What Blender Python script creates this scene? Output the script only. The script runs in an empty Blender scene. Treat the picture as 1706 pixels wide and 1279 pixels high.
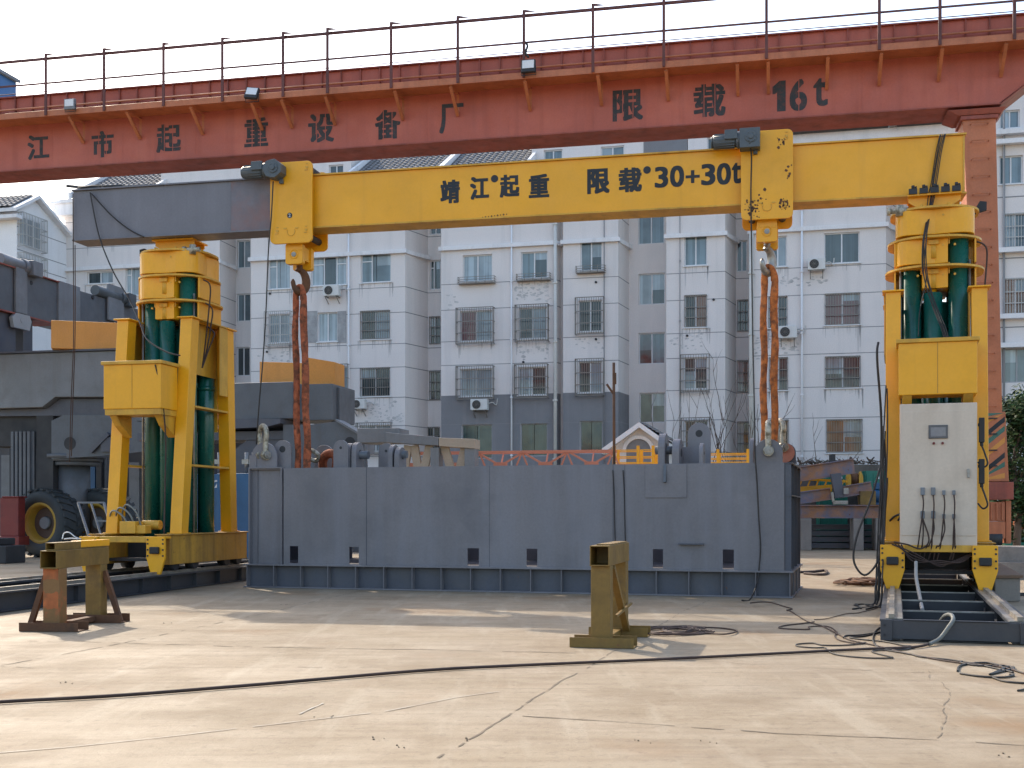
import bpy, bmesh, math, random
from mathutils import Vector, Matrix
random.seed(7)
C = bpy.context.scene.collection
scn = bpy.context.scene

# ---------------------------------------------------------------- camera, sky, sun, exposure
FPX, CX, HY, CH = 2000.0, 853.0, 852.0, 1.6      # focal length, centre and horizon of the photo in its pixels; lens height
cam = bpy.data.cameras.new('camera'); cam_ob = bpy.data.objects.new('camera', cam); C.objects.link(cam_ob)
cam.sensor_width = 36; cam.lens = FPX / 1706 * 36; cam.shift_y = (HY - 639.5) / 1706
cam.clip_start = .1; cam.clip_end = 2000
cam_ob.location = (0, 0, CH); cam_ob.rotation_euler = (math.pi / 2, 0, 0)
scn.camera = cam_ob
SUN_EL = 39.0
SUN_DX, SUN_DY = -.66, 1.0                       # the sun stands ahead and to the left
az = math.atan2(SUN_DX, SUN_DY)
world = bpy.data.worlds.new('World'); scn.world = world; world.use_nodes = True
nt = world.node_tree; bg = nt.nodes['Background']
sky = nt.nodes.new('ShaderNodeTexSky'); sky.sky_type = 'NISHITA'; sky.sun_disc = False
sky.sun_elevation = math.radians(SUN_EL); sky.sun_rotation = az
sky.air_density = 1.2; sky.dust_density = 2.4; sky.ozone_density = .8
nt.links.new(sky.outputs[0], bg.inputs[0]); bg.inputs[1].default_value = .15
sun = bpy.data.lights.new('sun', 'SUN'); sun.energy = 1.75; sun.angle = math.radians(.6); sun.color = (1, .88, .71)
sun_ob = bpy.data.objects.new('sun', sun); C.objects.link(sun_ob); sun_ob.location = (-30, 45, 40)
d = Vector((-SUN_DX, -SUN_DY, -math.hypot(SUN_DX, SUN_DY) * math.tan(math.radians(SUN_EL))))
sun_ob.rotation_euler = d.to_track_quat('-Z', 'Y').to_euler()
vs = scn.view_settings; vs.view_transform = 'Standard'; vs.look = 'None'; vs.exposure = 1.35; vs.gamma = 1; vs.use_curve_mapping = False

# ---------------------------------------------------------------- pixel to place
def P(px, py, Y): return Vector(((px - CX) / FPX * Y, Y, CH - (py - HY) / FPX * Y))
def G(px, py, z=0.0):
    Y = (CH - z) * FPX / (py - HY)
    return Vector(((px - CX) / FPX * Y, Y, z))

class Fr:
    """a turned frame on the ground: x runs right along the front, y runs away, z up"""
    def __init__(s, X, Y, deg):
        s.X, s.Y, s.a = X, Y, math.radians(deg); s.s, s.c = math.sin(s.a), math.cos(s.a)
    def t(s, px, y=0.0):
        dx = (px - CX) / FPX
        return (y + s.X * s.s + s.Y * s.c) / (dx * s.s + s.c)
    def x(s, px, y=0.0):
        t = s.t(px, y); dx = (px - CX) / FPX
        return (t * dx - s.X) * s.c - (t - s.Y) * s.s
    def z(s, px, py, y=0.0): return CH - (py - HY) / FPX * s.t(px, y)
    def ydepth(s, px, x):
        dx = (px - CX) / FPX   # y of the point with local x seen at px
        # world: X+x c+y s = dx (Y - x s + y c)
        return (dx * (s.Y - x * s.s) - s.X - x * s.c) / (s.s - dx * s.c)
    def world(s, x, y, z=0): return Vector((s.X + x * s.c + y * s.s, s.Y - x * s.s + y * s.c, z))
    def local(s, v):
        dx, dy = v.x - s.X, v.y - s.Y
        return Vector((dx * s.c - dy * s.s, dx * s.s + dy * s.c, v.z))

# ---------------------------------------------------------------- objects
def tag(o, label=None, cat=None, group=None, kind=None):
    if label: o['label'] = label
    if cat: o['category'] = cat
    if group: o['group'] = group
    if kind or cat: o['kind'] = kind or 'thing'
    return o
def thing(name, label, cat, fr=None, loc=(0, 0, 0), rot=0, group=None):
    o = bpy.data.objects.new(name, None); C.objects.link(o); o.empty_display_size = .2
    if fr is not None:
        o.location = (fr.X, fr.Y, loc[2] if loc else 0); o.rotation_euler = (0, 0, -fr.a)
    else:
        o.location = loc; o.rotation_euler = (0, 0, rot)
    return tag(o, label, cat, group)

class MB:
    def __init__(s): s.v = []; s.f = []; s.m = []; s.sm = []
    def add(s, vs, fs, m=0, smooth=False):
        b = len(s.v); s.v += [tuple(p) for p in vs]
        for f in fs: s.f.append([b + i for i in f]); s.m.append(m); s.sm.append(smooth)
        return s
    def quad(s, a, b, c, d, m=0): return s.add([a, b, c, d], [(0, 1, 2, 3)], m)
    def box(s, x0, x1, y0, y1, z0, z1, m=0):
        v = [(x, y, z) for z in (z0, z1) for y in (y0, y1) for x in (x0, x1)]
        return s.add(v, [(0, 2, 3, 1), (4, 5, 7, 6), (0, 1, 5, 4), (1, 3, 7, 5), (3, 2, 6, 7), (2, 0, 4, 6)], m)
    def hexa(s, lo, hi, m=0):
        """lo, hi: four points each, counter-clockwise from above"""
        return s.add(list(lo) + list(hi), [(3, 2, 1, 0), (4, 5, 6, 7), (0, 1, 5, 4), (1, 2, 6, 5), (2, 3, 7, 6), (3, 0, 4, 7)], m)
    def bar(s, p, q, w, h=None, m=0, up=(0, 0, 1)):
        """square bar from p to q"""
        p, q = Vector(p), Vector(q); h = h or w; d = (q - p).normalized(); u = Vector(up)
        if abs(d.dot(u)) > .99: u = Vector((0, 1, 0))
        a = d.cross(u).normalized() * w / 2; b = a.cross(d).normalized() * h / 2
        return s.hexa([p - a - b, p + a - b, q + a - b, q - a - b], [p - a + b, p + a + b, q + a + b, q - a + b], m)
    def prism(s, pts, a0, a1, axis='y', m=0, smooth=False):
        """outline in the plane across axis, pulled from a0 to a1"""
        def mk(p, a):
            return {'y': (p[0], a, p[1]), 'x': (a, p[0], p[1]), 'z': (p[0], p[1], a)}[axis]
        n = len(pts); v = [mk(p, a0) for p in pts] + [mk(p, a1) for p in pts]
        s.add(v, [tuple(range(n)), tuple(range(2 * n - 1, n - 1, -1))], m)
        return s.add(v, [(i, n + i, n + (i + 1) % n, (i + 1) % n) for i in range(n)], m, smooth)
    def cyl(s, p, q, r, r2=None, n=16, m=0, cap=True):
        p, q = Vector(p), Vector(q); r2 = r if r2 is None else r2; d = (q - p).normalized()
        a = d.orthogonal().normalized(); b = d.cross(a)
        ring = lambda c, R: [c + (a * math.cos(t) + b * math.sin(t)) * R for t in [2 * math.pi * i / n for i in range(n)]]
        v = ring(p, r) + ring(q, r2)
        s.add(v, [(i, (i + 1) % n, n + (i + 1) % n, n + i) for i in range(n)], m, True)
        if cap: s.add(v, [tuple(range(n - 1, -1, -1)), tuple(range(n, 2 * n))], m)
        return s
    def tube(s, pts, r, n=6, m=0, closed=False, rr=None):
        pts = [Vector(p) for p in pts]; v = []; k = len(pts); a = None
        for i, p in enumerate(pts):
            d = (pts[(i + 1) % k] - pts[i - 1]) if closed else (pts[min(i + 1, k - 1)] - pts[max(i - 1, 0)])
            d = d.normalized() if d.length > 1e-9 else Vector((0, 0, 1))
            if a is None: a = d.orthogonal().normalized()
            a = (a - d * a.dot(d)); a = a.normalized() if a.length > 1e-6 else d.orthogonal().normalized()
            b = d.cross(a); R = rr[i] if rr else r
            v += [p + (a * math.cos(2 * math.pi * j / n) + b * math.sin(2 * math.pi * j / n)) * R for j in range(n)]
        fs = []
        for i in range(k if closed else k - 1):
            o, o2 = i * n, ((i + 1) % k) * n
            fs += [(o + j, o + (j + 1) % n, o2 + (j + 1) % n, o2 + j) for j in range(n)]
        s.add(v, fs, m, True)
        if not closed: s.add(v, [tuple(range(n - 1, -1, -1)), tuple(range((k - 1) * n, k * n))], m)
        return s
    def build(s, name, mats, parent=None, bevel=0, seg=2, loc=None):
        me = bpy.data.meshes.new(name); me.from_pydata(s.v, [], s.f); me.validate()
        if not isinstance(mats, (list, tuple)): mats = [mats]
        for m in mats: me.materials.append(m)
        if len(me.polygons) == len(s.m):
            me.polygons.foreach_set('material_index', s.m); me.polygons.foreach_set('use_smooth', s.sm)
        bm = bmesh.new(); bm.from_mesh(me)
        bmesh.ops.remove_doubles(bm, verts=bm.verts, dist=1e-5); bmesh.ops.recalc_face_normals(bm, faces=bm.faces)
        bm.to_mesh(me); bm.free()
        o = bpy.data.objects.new(name, me); C.objects.link(o)
        if parent: o.parent = parent
        if loc: o.location = loc
        if bevel:
            b = o.modifiers.new('bevel', 'BEVEL'); b.width = bevel; b.segments = seg; b.limit_method = 'ANGLE'; b.angle_limit = .6
            b.harden_normals = False
        return o

def smooth_path(pts, n=8):
    """Catmull-Rom through the points"""
    pts = [Vector(p) for p in pts]; out = []
    for i in range(len(pts) - 1):
        a, b, c, e = pts[max(i - 1, 0)], pts[i], pts[i + 1], pts[min(i + 2, len(pts) - 1)]
        for k in range(n):
            t = k / n
            out.append(.5 * ((2 * b) + (c - a) * t + (2 * a - 5 * b + 4 * c - e) * t * t + (3 * b - a - 3 * c + e) * t ** 3))
    return out + [pts[-1]]
def round_rect(x0, x1, z0, z1, r, n=5):
    out = []
    for cx, cz, a0 in ((x1 - r, z0 + r, -90), (x1 - r, z1 - r, 0), (x0 + r, z1 - r, 90), (x0 + r, z0 + r, 180)):
        for k in range(n + 1):
            a = math.radians(a0 + 90 * k / n); out.append((cx + r * math.cos(a), cz + r * math.sin(a)))
    return out
def lug(x, z0, w, h, n=12):
    """plate with a round head: outline in x, z"""
    r = w / 2; out = [(x - r, z0), (x + r, z0)]
    for k in range(n + 1):
        a = math.pi * k / n; out.append((x + r * math.cos(a), z0 + h - r + r * math.sin(a)))
    return out

# ---------------------------------------------------------------- materials
def _mix(nt, fac, a, b):
    n = nt.nodes.new('ShaderNodeMix'); n.data_type = 'RGBA'
    for sock, val in ((n.inputs[0], fac), (n.inputs[6], a), (n.inputs[7], b)):
        if hasattr(val, 'is_output'): nt.links.new(val, sock)
        elif isinstance(val, (int, float)): sock.default_value = val
        else: sock.default_value = (*val, 1)
    return n.outputs[2]
def _noise(nt, vec, scale, detail=4, rough=.55, stretch=None):
    if stretch:
        mp = nt.nodes.new('ShaderNodeMapping'); mp.inputs['Scale'].default_value = stretch
        nt.links.new(vec, mp.inputs[0]); vec = mp.outputs[0]
    n = nt.nodes.new('ShaderNodeTexNoise'); n.inputs['Scale'].default_value = scale
    n.inputs['Detail'].default_value = detail; n.inputs['Roughness'].default_value = rough
    nt.links.new(vec, n.inputs['Vector']); return n.outputs[0]
def _ramp(nt, v, a, b, lo=0., hi=1.):
    n = nt.nodes.new('ShaderNodeMapRange'); n.inputs[1].default_value = a; n.inputs[2].default_value = b
    n.inputs[3].default_value = lo; n.inputs[4].default_value = hi; nt.links.new(v, n.inputs[0]); return n.outputs[0]
def mat(name, col, rough=.5, metal=0., var=.12, vs=.8, dirt=None, dirt_amt=.5, dscale=1.5, dlim=(.5, .7), streak=None, sk=.4, slim=(.52, .75),
        sscale=(3, 3, .18), rust=0., rscale=7., bump=0., bscale=30., spec=.5, fine=.08):
    m = bpy.data.materials.new(name); m.use_nodes = True; nt = m.node_tree; b = nt.nodes['Principled BSDF']
    tc = nt.nodes.new('ShaderNodeTexCoord'); vec = tc.outputs['Object']
    lo = tuple(c * (1 - var) for c in col); hi = tuple(min(1, c * (1 + var)) for c in col)
    c = _mix(nt, _ramp(nt, _noise(nt, vec, vs, 5), .3, .7), lo, hi)
    if fine:
        f = _ramp(nt, _noise(nt, vec, 22, 3, .7), .3, .7, 1 - fine, 1 + fine)
        n = nt.nodes.new('ShaderNodeMix'); n.data_type = 'RGBA'; n.blend_type = 'MULTIPLY'; n.inputs[0].default_value = 1
        nt.links.new(c, n.inputs[6]); nt.links.new(f, n.inputs[7]); c = n.outputs[2]
    if dirt: c = _mix(nt, _ramp(nt, _noise(nt, vec, dscale, 8, .65), dlim[0], dlim[1], 0, dirt_amt), c, dirt)
    if streak: c = _mix(nt, _ramp(nt, _noise(nt, vec, 1., 5, .6, sscale), slim[0], slim[1], 0, sk), c, streak)
    r = _ramp(nt, _noise(nt, vec, 3, 5), .3, .7, max(.03, rough - .09), min(1, rough + .1))
    if rust:
        k = _ramp(nt, _noise(nt, vec, rscale, 9, .68), .76 - rust, .80 - rust)
        c = _mix(nt, k, c, _mix(nt, _noise(nt, vec, 30, 3), (.10, .035, .015), (.22, .085, .03)))
        r = _mix(nt, k, r, (.85, .85, .85)) if False else r
    nt.links.new(c, b.inputs['Base Color']); nt.links.new(r, b.inputs['Roughness'])
    b.inputs['Metallic'].default_value = metal
    b.inputs['Specular IOR Level'].default_value = spec
    if bump:
        bp = nt.nodes.new('ShaderNodeBump'); bp.inputs['Strength'].default_value = bump; bp.inputs['Distance'].default_value = .02
        nt.links.new(_noise(nt, vec, bscale, 5), bp.inputs['Height']); nt.links.new(bp.outputs[0], b.inputs['Normal'])
    return m

YEL = (.80, .365, .006)
m_yellow = mat('yellow_paint', YEL, .40, var=.07, fine=.03, streak=(.33, .16, .02), sk=.25, slim=(.6, .85), rust=.03, bump=.05, bscale=3, dirt=(.48, .24, .03), dirt_amt=.35, dlim=(.52, .8))
m_yellow_worn = mat('worn_yellow_paint', (.62, .33, .03), .5, var=.16, streak=(.16, .08, .02), sk=.5, rust=.09, rscale=11, bump=.1, dirt=(.3, .16, .04), dirt_amt=.45)
m_yellow_base = mat('stained_yellow_paint', (.50, .26, .03), .55, var=.2, streak=(.12, .06, .02), sk=.75, slim=(.42, .7), rust=.12, rscale=5, dirt=(.14, .09, .04), dirt_amt=.7)
m_grey = mat('blue_grey_paint', (.160, .150, .160), .48, var=.14, vs=.5, streak=(.205, .205, .235), sk=.5, slim=(.46, .75), sscale=(2.5, 2.5, .22), bump=.12, bscale=1.2, dirt=(.10, .098, .108), dirt_amt=.55, dscale=.9)
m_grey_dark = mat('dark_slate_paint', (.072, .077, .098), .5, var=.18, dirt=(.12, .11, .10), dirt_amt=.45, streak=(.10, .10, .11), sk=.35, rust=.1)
m_track = mat('dark_track_paint', (.038, .040, .048), .5, var=.2, dirt=(.09, .08, .07), dirt_amt=.4)
m_grey_beam = mat('grey_beam_paint', (.15, .145, .163), .5, var=.12, streak=(.20, .195, .215), sk=.4, bump=.04, bscale=3)
m_grey_light = mat('light_grey_paint', (.165, .175, .19), .5, var=.12, dirt=(.12, .12, .12), dirt_amt=.5, streak=(.12, .11, .10), sk=.4)
m_grey_mid = mat('machine_grey_paint', (.095, .105, .12), .5, var=.12, dirt=(.08, .08, .085), dirt_amt=.55, streak=(.09, .085, .08), sk=.4)
m_primer = mat('red_primer_on_grey', (.15, .14, .16), .55, var=.15, vs=2.5, dirt=(.24, .12, .10), dirt_amt=.6, dscale=1.1, dlim=(.45, .62))
m_red = mat('red_oxide_paint', (.42, .105, .068), .55, var=.14, vs=.5, streak=(.27, .065, .045), sk=.5, slim=(.5, .75), dirt=(.48, .15, .09), dirt_amt=.5, dscale=.5, dlim=(.5, .7), rust=.06, bump=.06, bscale=2.5)
m_red_dark = mat('dirty_red_oxide', (.28, .068, .045), .6, var=.2, streak=(.09, .03, .025), sk=.6, dirt=(.12, .045, .03), dirt_amt=.5)
m_orange = mat('orange_column_paint', (.44, .145, .062), .55, var=.14, streak=(.20, .06, .03), sk=.5, dirt=(.25, .08, .04), dirt_amt=.4)
m_orange_box = mat('orange_yellow_paint', (.58, .25, .045), .5, var=.08, streak=(.36, .15, .03), sk=.3)
m_green = mat('green_hydraulic_paint', (.006, .10, .075), .3, var=.2, streak=(.005, .05, .04), sk=.5, dirt=(.02, .08, .09), dirt_amt=.4, spec=.6)
m_black = mat('black_rubber', (.018, .017, .017), .6, var=.2, bump=.1)
m_ink = mat('black_stencil_paint', (.012, .016, .022), .6, var=.2, dirt=(.05, .045, .04), dirt_amt=.3)
m_ink_old = mat('faded_stencil_paint', (.03, .035, .04), .7, var=.3, dirt=(.15, .045, .03), dirt_amt=.45, dscale=9, dlim=(.5, .62))
m_rail = mat('worn_rail_steel', (.26, .23, .19), .45, .3, var=.3, vs=4, dirt=(.17, .09, .04), dirt_amt=.6, dscale=6)
m_steel = mat('scratched_steel', (.30, .29, .27), .4, .6, var=.25, vs=6, dirt=(.16, .10, .06), dirt_amt=.5, dscale=9)
m_shackle = mat('dirty_shackle_steel', (.42, .38, .30), .5, .3, var=.25, vs=8, dirt=(.10, .08, .045), dirt_amt=.8, dscale=7, dlim=(.48, .6))
m_rust = mat('rusty_steel', (.115, .05, .022), .8, var=.35, vs=3, dirt=(.05, .03, .02), dirt_amt=.7, dscale=5, bump=.2)
m_saw = mat('olive_rusty_stand', (.19, .11, .02), .55, var=.3, vs=2.5, dirt=(.075, .045, .02), dirt_amt=.75, dscale=2.4, streak=(.10, .05, .018), sk=.6, rust=.12, bump=.08)
m_saw_red = mat('orange_sprayed_stand', (.20, .10, .03), .55, var=.2, dirt=(.42, .10, .03), dirt_amt=.85, dscale=2.2, dlim=(.5, .62))
m_beam_mill = mat('mill_scale_steel', (.30, .145, .075), .45, .25, var=.3, vs=1., dirt=(.10, .13, .21), dirt_amt=.85, dscale=.9, dlim=(.42, .6), rust=.12, rscale=4)
m_sling = mat('orange_round_sling', (.44, .125, .025), .8, var=.35, vs=7, dirt=(.10, .03, .012), dirt_amt=.75, dscale=9, dlim=(.47, .63), bump=.9, bscale=14, rust=0)
m_sling_dark = mat('dirty_orange_sling', (.34, .088, .034), .85, var=.4, vs=7, dirt=(.06, .025, .012), dirt_amt=.8, dscale=8, dlim=(.46, .62), bump=.9, bscale=14)
m_cab = mat('beige_cabinet_paint', (.60, .485, .38), .45, var=.05, streak=(.44, .35, .27), sk=.45, fine=.04, dirt=(.44, .34, .25), dirt_amt=.5, dscale=1.4)
m_panel = mat('grey_plastic', (.10, .095, .10), .4, var=.1)
m_screen = mat('dull_screen', (.20, .19, .21), .15, var=.1)
m_motor = mat('motor_grey_paint', (.075, .088, .098), .45, var=.2, bump=.1, dirt=(.03, .03, .03), dirt_amt=.5)
m_cable = mat('black_cable', (.022, .018, .016), .6, var=.25)
m_cable_br = mat('brown_dusty_cable', (.045, .024, .018), .75, var=.3, dirt=(.10, .055, .035), dirt_amt=.4, dscale=4)
m_cable_gr = mat('grey_hose', (.16, .16, .14), .5, var=.2)
m_cable_pale = mat('pale_wire', (.32, .29, .26), .6)
m_white = mat('white_paint', (.62, .62, .62), .5, var=.06)
m_blue = mat('blue_cabinet_paint', (.012, .085, .20), .45, var=.15, dirt=(.02, .05, .10), dirt_amt=.4)
m_blue_clad = mat('blue_cladding', (.035, .13, .32), .5, var=.1)
m_redframe = mat('dull_red_frame', (.17, .02, .018), .5, var=.2, dirt=(.06, .02, .02), dirt_amt=.5)
m_rim = mat('yellow_rim', (.40, .24, .03), .5, var=.15, dirt=(.14, .08, .03), dirt_amt=.5)
m_truss = mat('pink_red_truss_paint', (.50, .18, .11), .6, var=.15)
m_container = mat('green_container', (.012, .16, .11), .5, var=.15, streak=(.03, .06, .05), sk=.4)
m_conc = mat('rough_concrete', (.24, .21, .185), .9, var=.2, dirt=(.10, .09, .08), dirt_amt=.5, bump=.3)
m_wood = mat('dusty_board', (.17, .10, .06), .8, var=.25)
m_dark = mat('deep_dark_metal', (.02, .021, .025), .6, var=.2)
# ---------------------------------------------------------------- ground
def ground_mat():
    m = bpy.data.materials.new('yard_concrete'); m.use_nodes = True; nt = m.node_tree; b = nt.nodes['Principled BSDF']
    tc = nt.nodes.new('ShaderNodeTexCoord'); v = tc.outputs['Object']
    c = _mix(nt, _ramp(nt, _noise(nt, v, .22, 6, .6), .32, .68), (0.223, 0.178, 0.124), (0.310, 0.249, 0.179))
    c = _mix(nt, _ramp(nt, _noise(nt, v, 1.3, 8, .65), .42, .66, 0, .75), c, (0.347, 0.291, 0.220))
    c = _mix(nt, _ramp(nt, _noise(nt, v, .55, 8, .7), .50, .66, 0, .85), c, (0.180, 0.133, 0.085))
    c = _mix(nt, _ramp(nt, _noise(nt, v, .35, 5, .55, (1, 1, 1)), .57, .68, 0, .65), c, (0.205, 0.119, 0.060))
    c = _mix(nt, _ramp(nt, _noise(nt, v, 1., 6, .6, (.5, 5.5, 1)), .46, .66, 0, .6), c, (0.205, 0.157, 0.107))
    c = _mix(nt, _ramp(nt, _noise(nt, v, 1., 5, .6, (3.2, .35, 1)), .54, .68, 0, .5), c, (0.372, 0.321, 0.248))
    c = _mix(nt, _ramp(nt, _noise(nt, v, 9, 8, .75), .53, .70, 0, .75), c, (0.143, 0.107, 0.074))
    c = _mix(nt, _ramp(nt, _noise(nt, v, 55, 3, .7), .35, .75, 0, .35), c, (0.186, 0.148, 0.107))
    nt.links.new(c, b.inputs['Base Color'])
    nt.links.new(_ramp(nt, _noise(nt, v, .6, 6), .3, .7, .62, .92), b.inputs['Roughness'])
    hs = nt.nodes.new('ShaderNodeHueSaturation'); hs.inputs['Saturation'].default_value = 1.2; nt.links.new(c, hs.inputs['Color']); nt.links.new(hs.outputs[0], b.inputs['Base Color'])
    bp = nt.nodes.new('ShaderNodeBump'); bp.inputs['Strength'].default_value = .55; bp.inputs['Distance'].default_value = .015
    nt.links.new(_noise(nt, v, 16, 10, .72), bp.inputs['Height']); nt.links.new(bp.outputs[0], b.inputs['Normal'])
    return m
m_ground = ground_mat()
g = MB(); S = 500
g.quad((-S, -S, 0), (S, -S, 0), (S, S, 0), (-S, S, 0))
tag(g.build('ground', m_ground), kind='structure')
m_joint = mat('joint_filler', (.175, .135, .092), .95, var=.4, vs=3)
m_chalk = mat('chalk_line', (.40, .355, .29), .9, var=.15)
m_scuff = mat('pale_scuff', (.53, .465, .375), .95, var=.12)
def ribbon(mb, pix, w, jit=.015, z=.004, m=0, gap=0.):
    pts = [G(*p) for p in pix]; path = []
    for a, b in zip(pts[:-1], pts[1:]):
        n = max(2, int((b - a).length / .12))
        path += [a.lerp(b, i / n) for i in range(n)]
    path.append(pts[-1])
    L = []; 
    wob = 0
    for i, p in enumerate(path):
        d = (path[min(i + 1, len(path) - 1)] - path[max(i - 1, 0)]).normalized(); nrm = Vector((-d.y, d.x, 0))
        wob = wob * .8 + random.uniform(-jit, jit); ww = w * random.uniform(.45, 1.4)
        q = p + nrm * wob; L.append((q - nrm * ww / 2, q + nrm * ww / 2))
    for a, b in zip(L[:-1], L[1:]):
        if random.random() < gap: continue
        mb.quad((a[0].x, a[0].y, z), (a[1].x, a[1].y, z), (b[1].x, b[1].y, z), (b[0].x, b[0].y, z), m)
j = MB()
for pix, w, jit, gp in (
    (((-60, 1066), (140, 1069), (420, 1078), (700, 1082), (960, 1088)), .025, .012, .2),
    (((690, 1284), (775, 1238), (860, 1184), (930, 1136), (985, 1108), (1130, 1022), (1180, 1000)), .017, .012, .3),
    (((845, 1192), (1020, 1202), (1290, 1222), (1560, 1232), (1760, 1246)), .018, .01, .2),
    (((-40, 1116), (80, 1095), (190, 1074), (440, 1022), (600, 984)), .02, .01, .35),
    (((-40, 1108), (130, 1116), (330, 1112), (620, 1112)), .012, .012, .4),
    (((1546, 1118), (1553, 1130), (1575, 1140), (1590, 1160), (1573, 1180), (1576, 1198), (1560, 1230)), .012, .02, .2),
    (((1150, 1100), (1330, 1112), (1560, 1122), (1720, 1128)), .012, .012, .45)):
    ribbon(j, pix, w, jit, gap=gp)
for px, py in ((1546 - 920, 1232), (1070, 1236), (115, 1138), (1175, 1237), (1668, 1258), (541, 1193), (659, 1244), (292, 990), (302, 998), (378, 1000), (470, 1007), (282, 1038), (780, 1232)):
    p = G(px, py)
    for k in range(3):
        x, y, r = p.x + random.uniform(-.08, .08), p.y + random.uniform(-.08, .08), random.uniform(.004, .011)
        j.cyl((x, y, .001), (x, y, .005 + r * .5), r, r * .6, 6)
tag(j.build('ground_joints', m_joint), kind='structure')
c_ = MB()
ribbon(c_, ((-40, 1258), (110, 1246), (280, 1228), (500, 1202), (640, 1186), (760, 1162), (850, 1150)), .016, .004, .006, 0, .15)
ribbon(c_, ((500, 1190), (540, 1172)), .02, .006, .006, 0, .1)
tag(c_.build('chalk_line', m_chalk), kind='structure')

# ---------------------------------------------------------------- apartment block
m_wall = mat('white_facade', (.71, .665, .64), .75, var=.05, vs=.35, streak=(.50, .485, .475), sk=.5, slim=(.5, .78), sscale=(1.6, 1.6, .12), dirt=(.56, .545, .53), dirt_amt=.45, dscale=.35, dlim=(.5, .72), bump=.05)
m_wall_grey = mat('grey_facade', (.20, .20, .21), .8, var=.06, streak=(.30, .29, .29), sk=.4, dirt=(.18, .18, .19), dirt_amt=.4)
m_jointline = mat('facade_groove', (.23, .23, .235), .8)
m_stain = mat('facade_stain', (.40, .375, .36), .85, var=.15, streak=(.62, .6, .59), sk=.8, slim=(.35, .6), sscale=(6, 6, .3))
m_ledge = mat('white_ledge', (.74, .73, .73), .7, var=.06, streak=(.45, .43, .42), sk=.5, sscale=(2, 2, .3))
m_gable_wall = mat('white_gable', (.78, .78, .79), .75, var=.04, streak=(.6, .59, .58), sk=.35)
m_frame = mat('white_window_frame', (.66, .67, .68), .45, var=.05)
m_frame_grey = mat('grey_window_frame', (.30, .31, .32), .45, var=.08)
def glass(name, col, var=.4):
    return mat(name, col, .07, var=var, vs=.9, fine=0, spec=.8, streak=tuple(min(1, c * 2.2) for c in col), sk=.5, slim=(.5, .6), sscale=(3.5, 3.5, .05))
m_glass = [glass('window_glass', (.09, .13, .15)), glass('pale_curtained_glass', (.22, .27, .30), .3), glass('dark_glass', (.03, .045, .05)), glass('teal_shop_glass', (.010, .040, .046)),
           glass('brown_curtained_glass', (.16, .085, .055), .5), glass('red_curtained_glass', (.11, .045, .045), .5)]
m_bars = mat('window_bars', (.20, .185, .165), .6, var=.25, dirt=(.10, .06, .04), dirt_amt=.5, dscale=2)
m_bars_pale = mat('pale_window_bars', (.40, .39, .37), .5, var=.15)
m_ac = mat('air_conditioner_white', (.62, .62, .60), .5, var=.06, streak=(.4, .38, .35), sk=.3)
def tile_mat():
    m = bpy.data.materials.new('grey_roof_tiles'); m.use_nodes = True; nt = m.node_tree; b = nt.nodes['Principled BSDF']
    tc = nt.nodes.new('ShaderNodeTexCoord'); v = tc.outputs['Object']
    nt.links.new(_mix(nt, _noise(nt, v, 2.5, 6, .7), (.10, .105, .115), (.26, .26, .265)), b.inputs['Base Color']); b.inputs['Roughness'].default_value = .75
    return m
m_tile = tile_mat()
FB = Fr(0, 60, 14)
bldg = thing('apartment_block', 'long white six storey apartment block with barred windows across the whole background', 'building', FB)
EAVE = 18.5; RY = 2.0
JZ = [4.45, 6.0, 7.45, 9.0, 10.2, 11.8, 13.1, 16.05, 17.5]
class Facade:
    def __init__(s, fr, parent): s.fr, s.par = fr, parent
F1 = Facade(FB, bldg)
def wall_grid(mb, x0, x1, z0, z1, y, holes, rev=.16, lower=None):
    """wall in the plane y with real openings and their reveals; below 'lower' the paint is grey (slot 1)"""
    xs = sorted({x0, x1, *[h[0] for h in holes], *[h[2] for h in holes]}); xs = [x for x in xs if x0 <= x <= x1]
    zs = sorted({z0, z1, *([lower] if lower else []), *[h[1] for h in holes], *[h[3] for h in holes]}); zs = [z for z in zs if z0 <= z <= z1]
    for a, b in zip(xs[:-1], xs[1:]):
        for e, f in zip(zs[:-1], zs[1:]):
            mx, mz = (a + b) / 2, (e + f) / 2
            if any(h[0] < mx < h[2] and h[1] < mz < h[3] for h in holes): continue
            mb.quad((a, y, e), (b, y, e), (b, y, f), (a, y, f), 1 if lower and mz < lower else 0)
    for h in holes:
        a, e, b, f = h
        if f < z0 or e > z1: continue
        for q in (((a, y, e), (b, y, e), (b, y + rev, e), (a, y + rev, e)), ((a, y, f), (b, y, f), (b, y + rev, f), (a, y + rev, f)),
                  ((a, y, e), (a, y, f), (a, y + rev, f), (a, y + rev, e)), ((b, y, e), (b, y, f), (b, y + rev, f), (b, y + rev, e))):
            mb.quad(*q)
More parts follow.
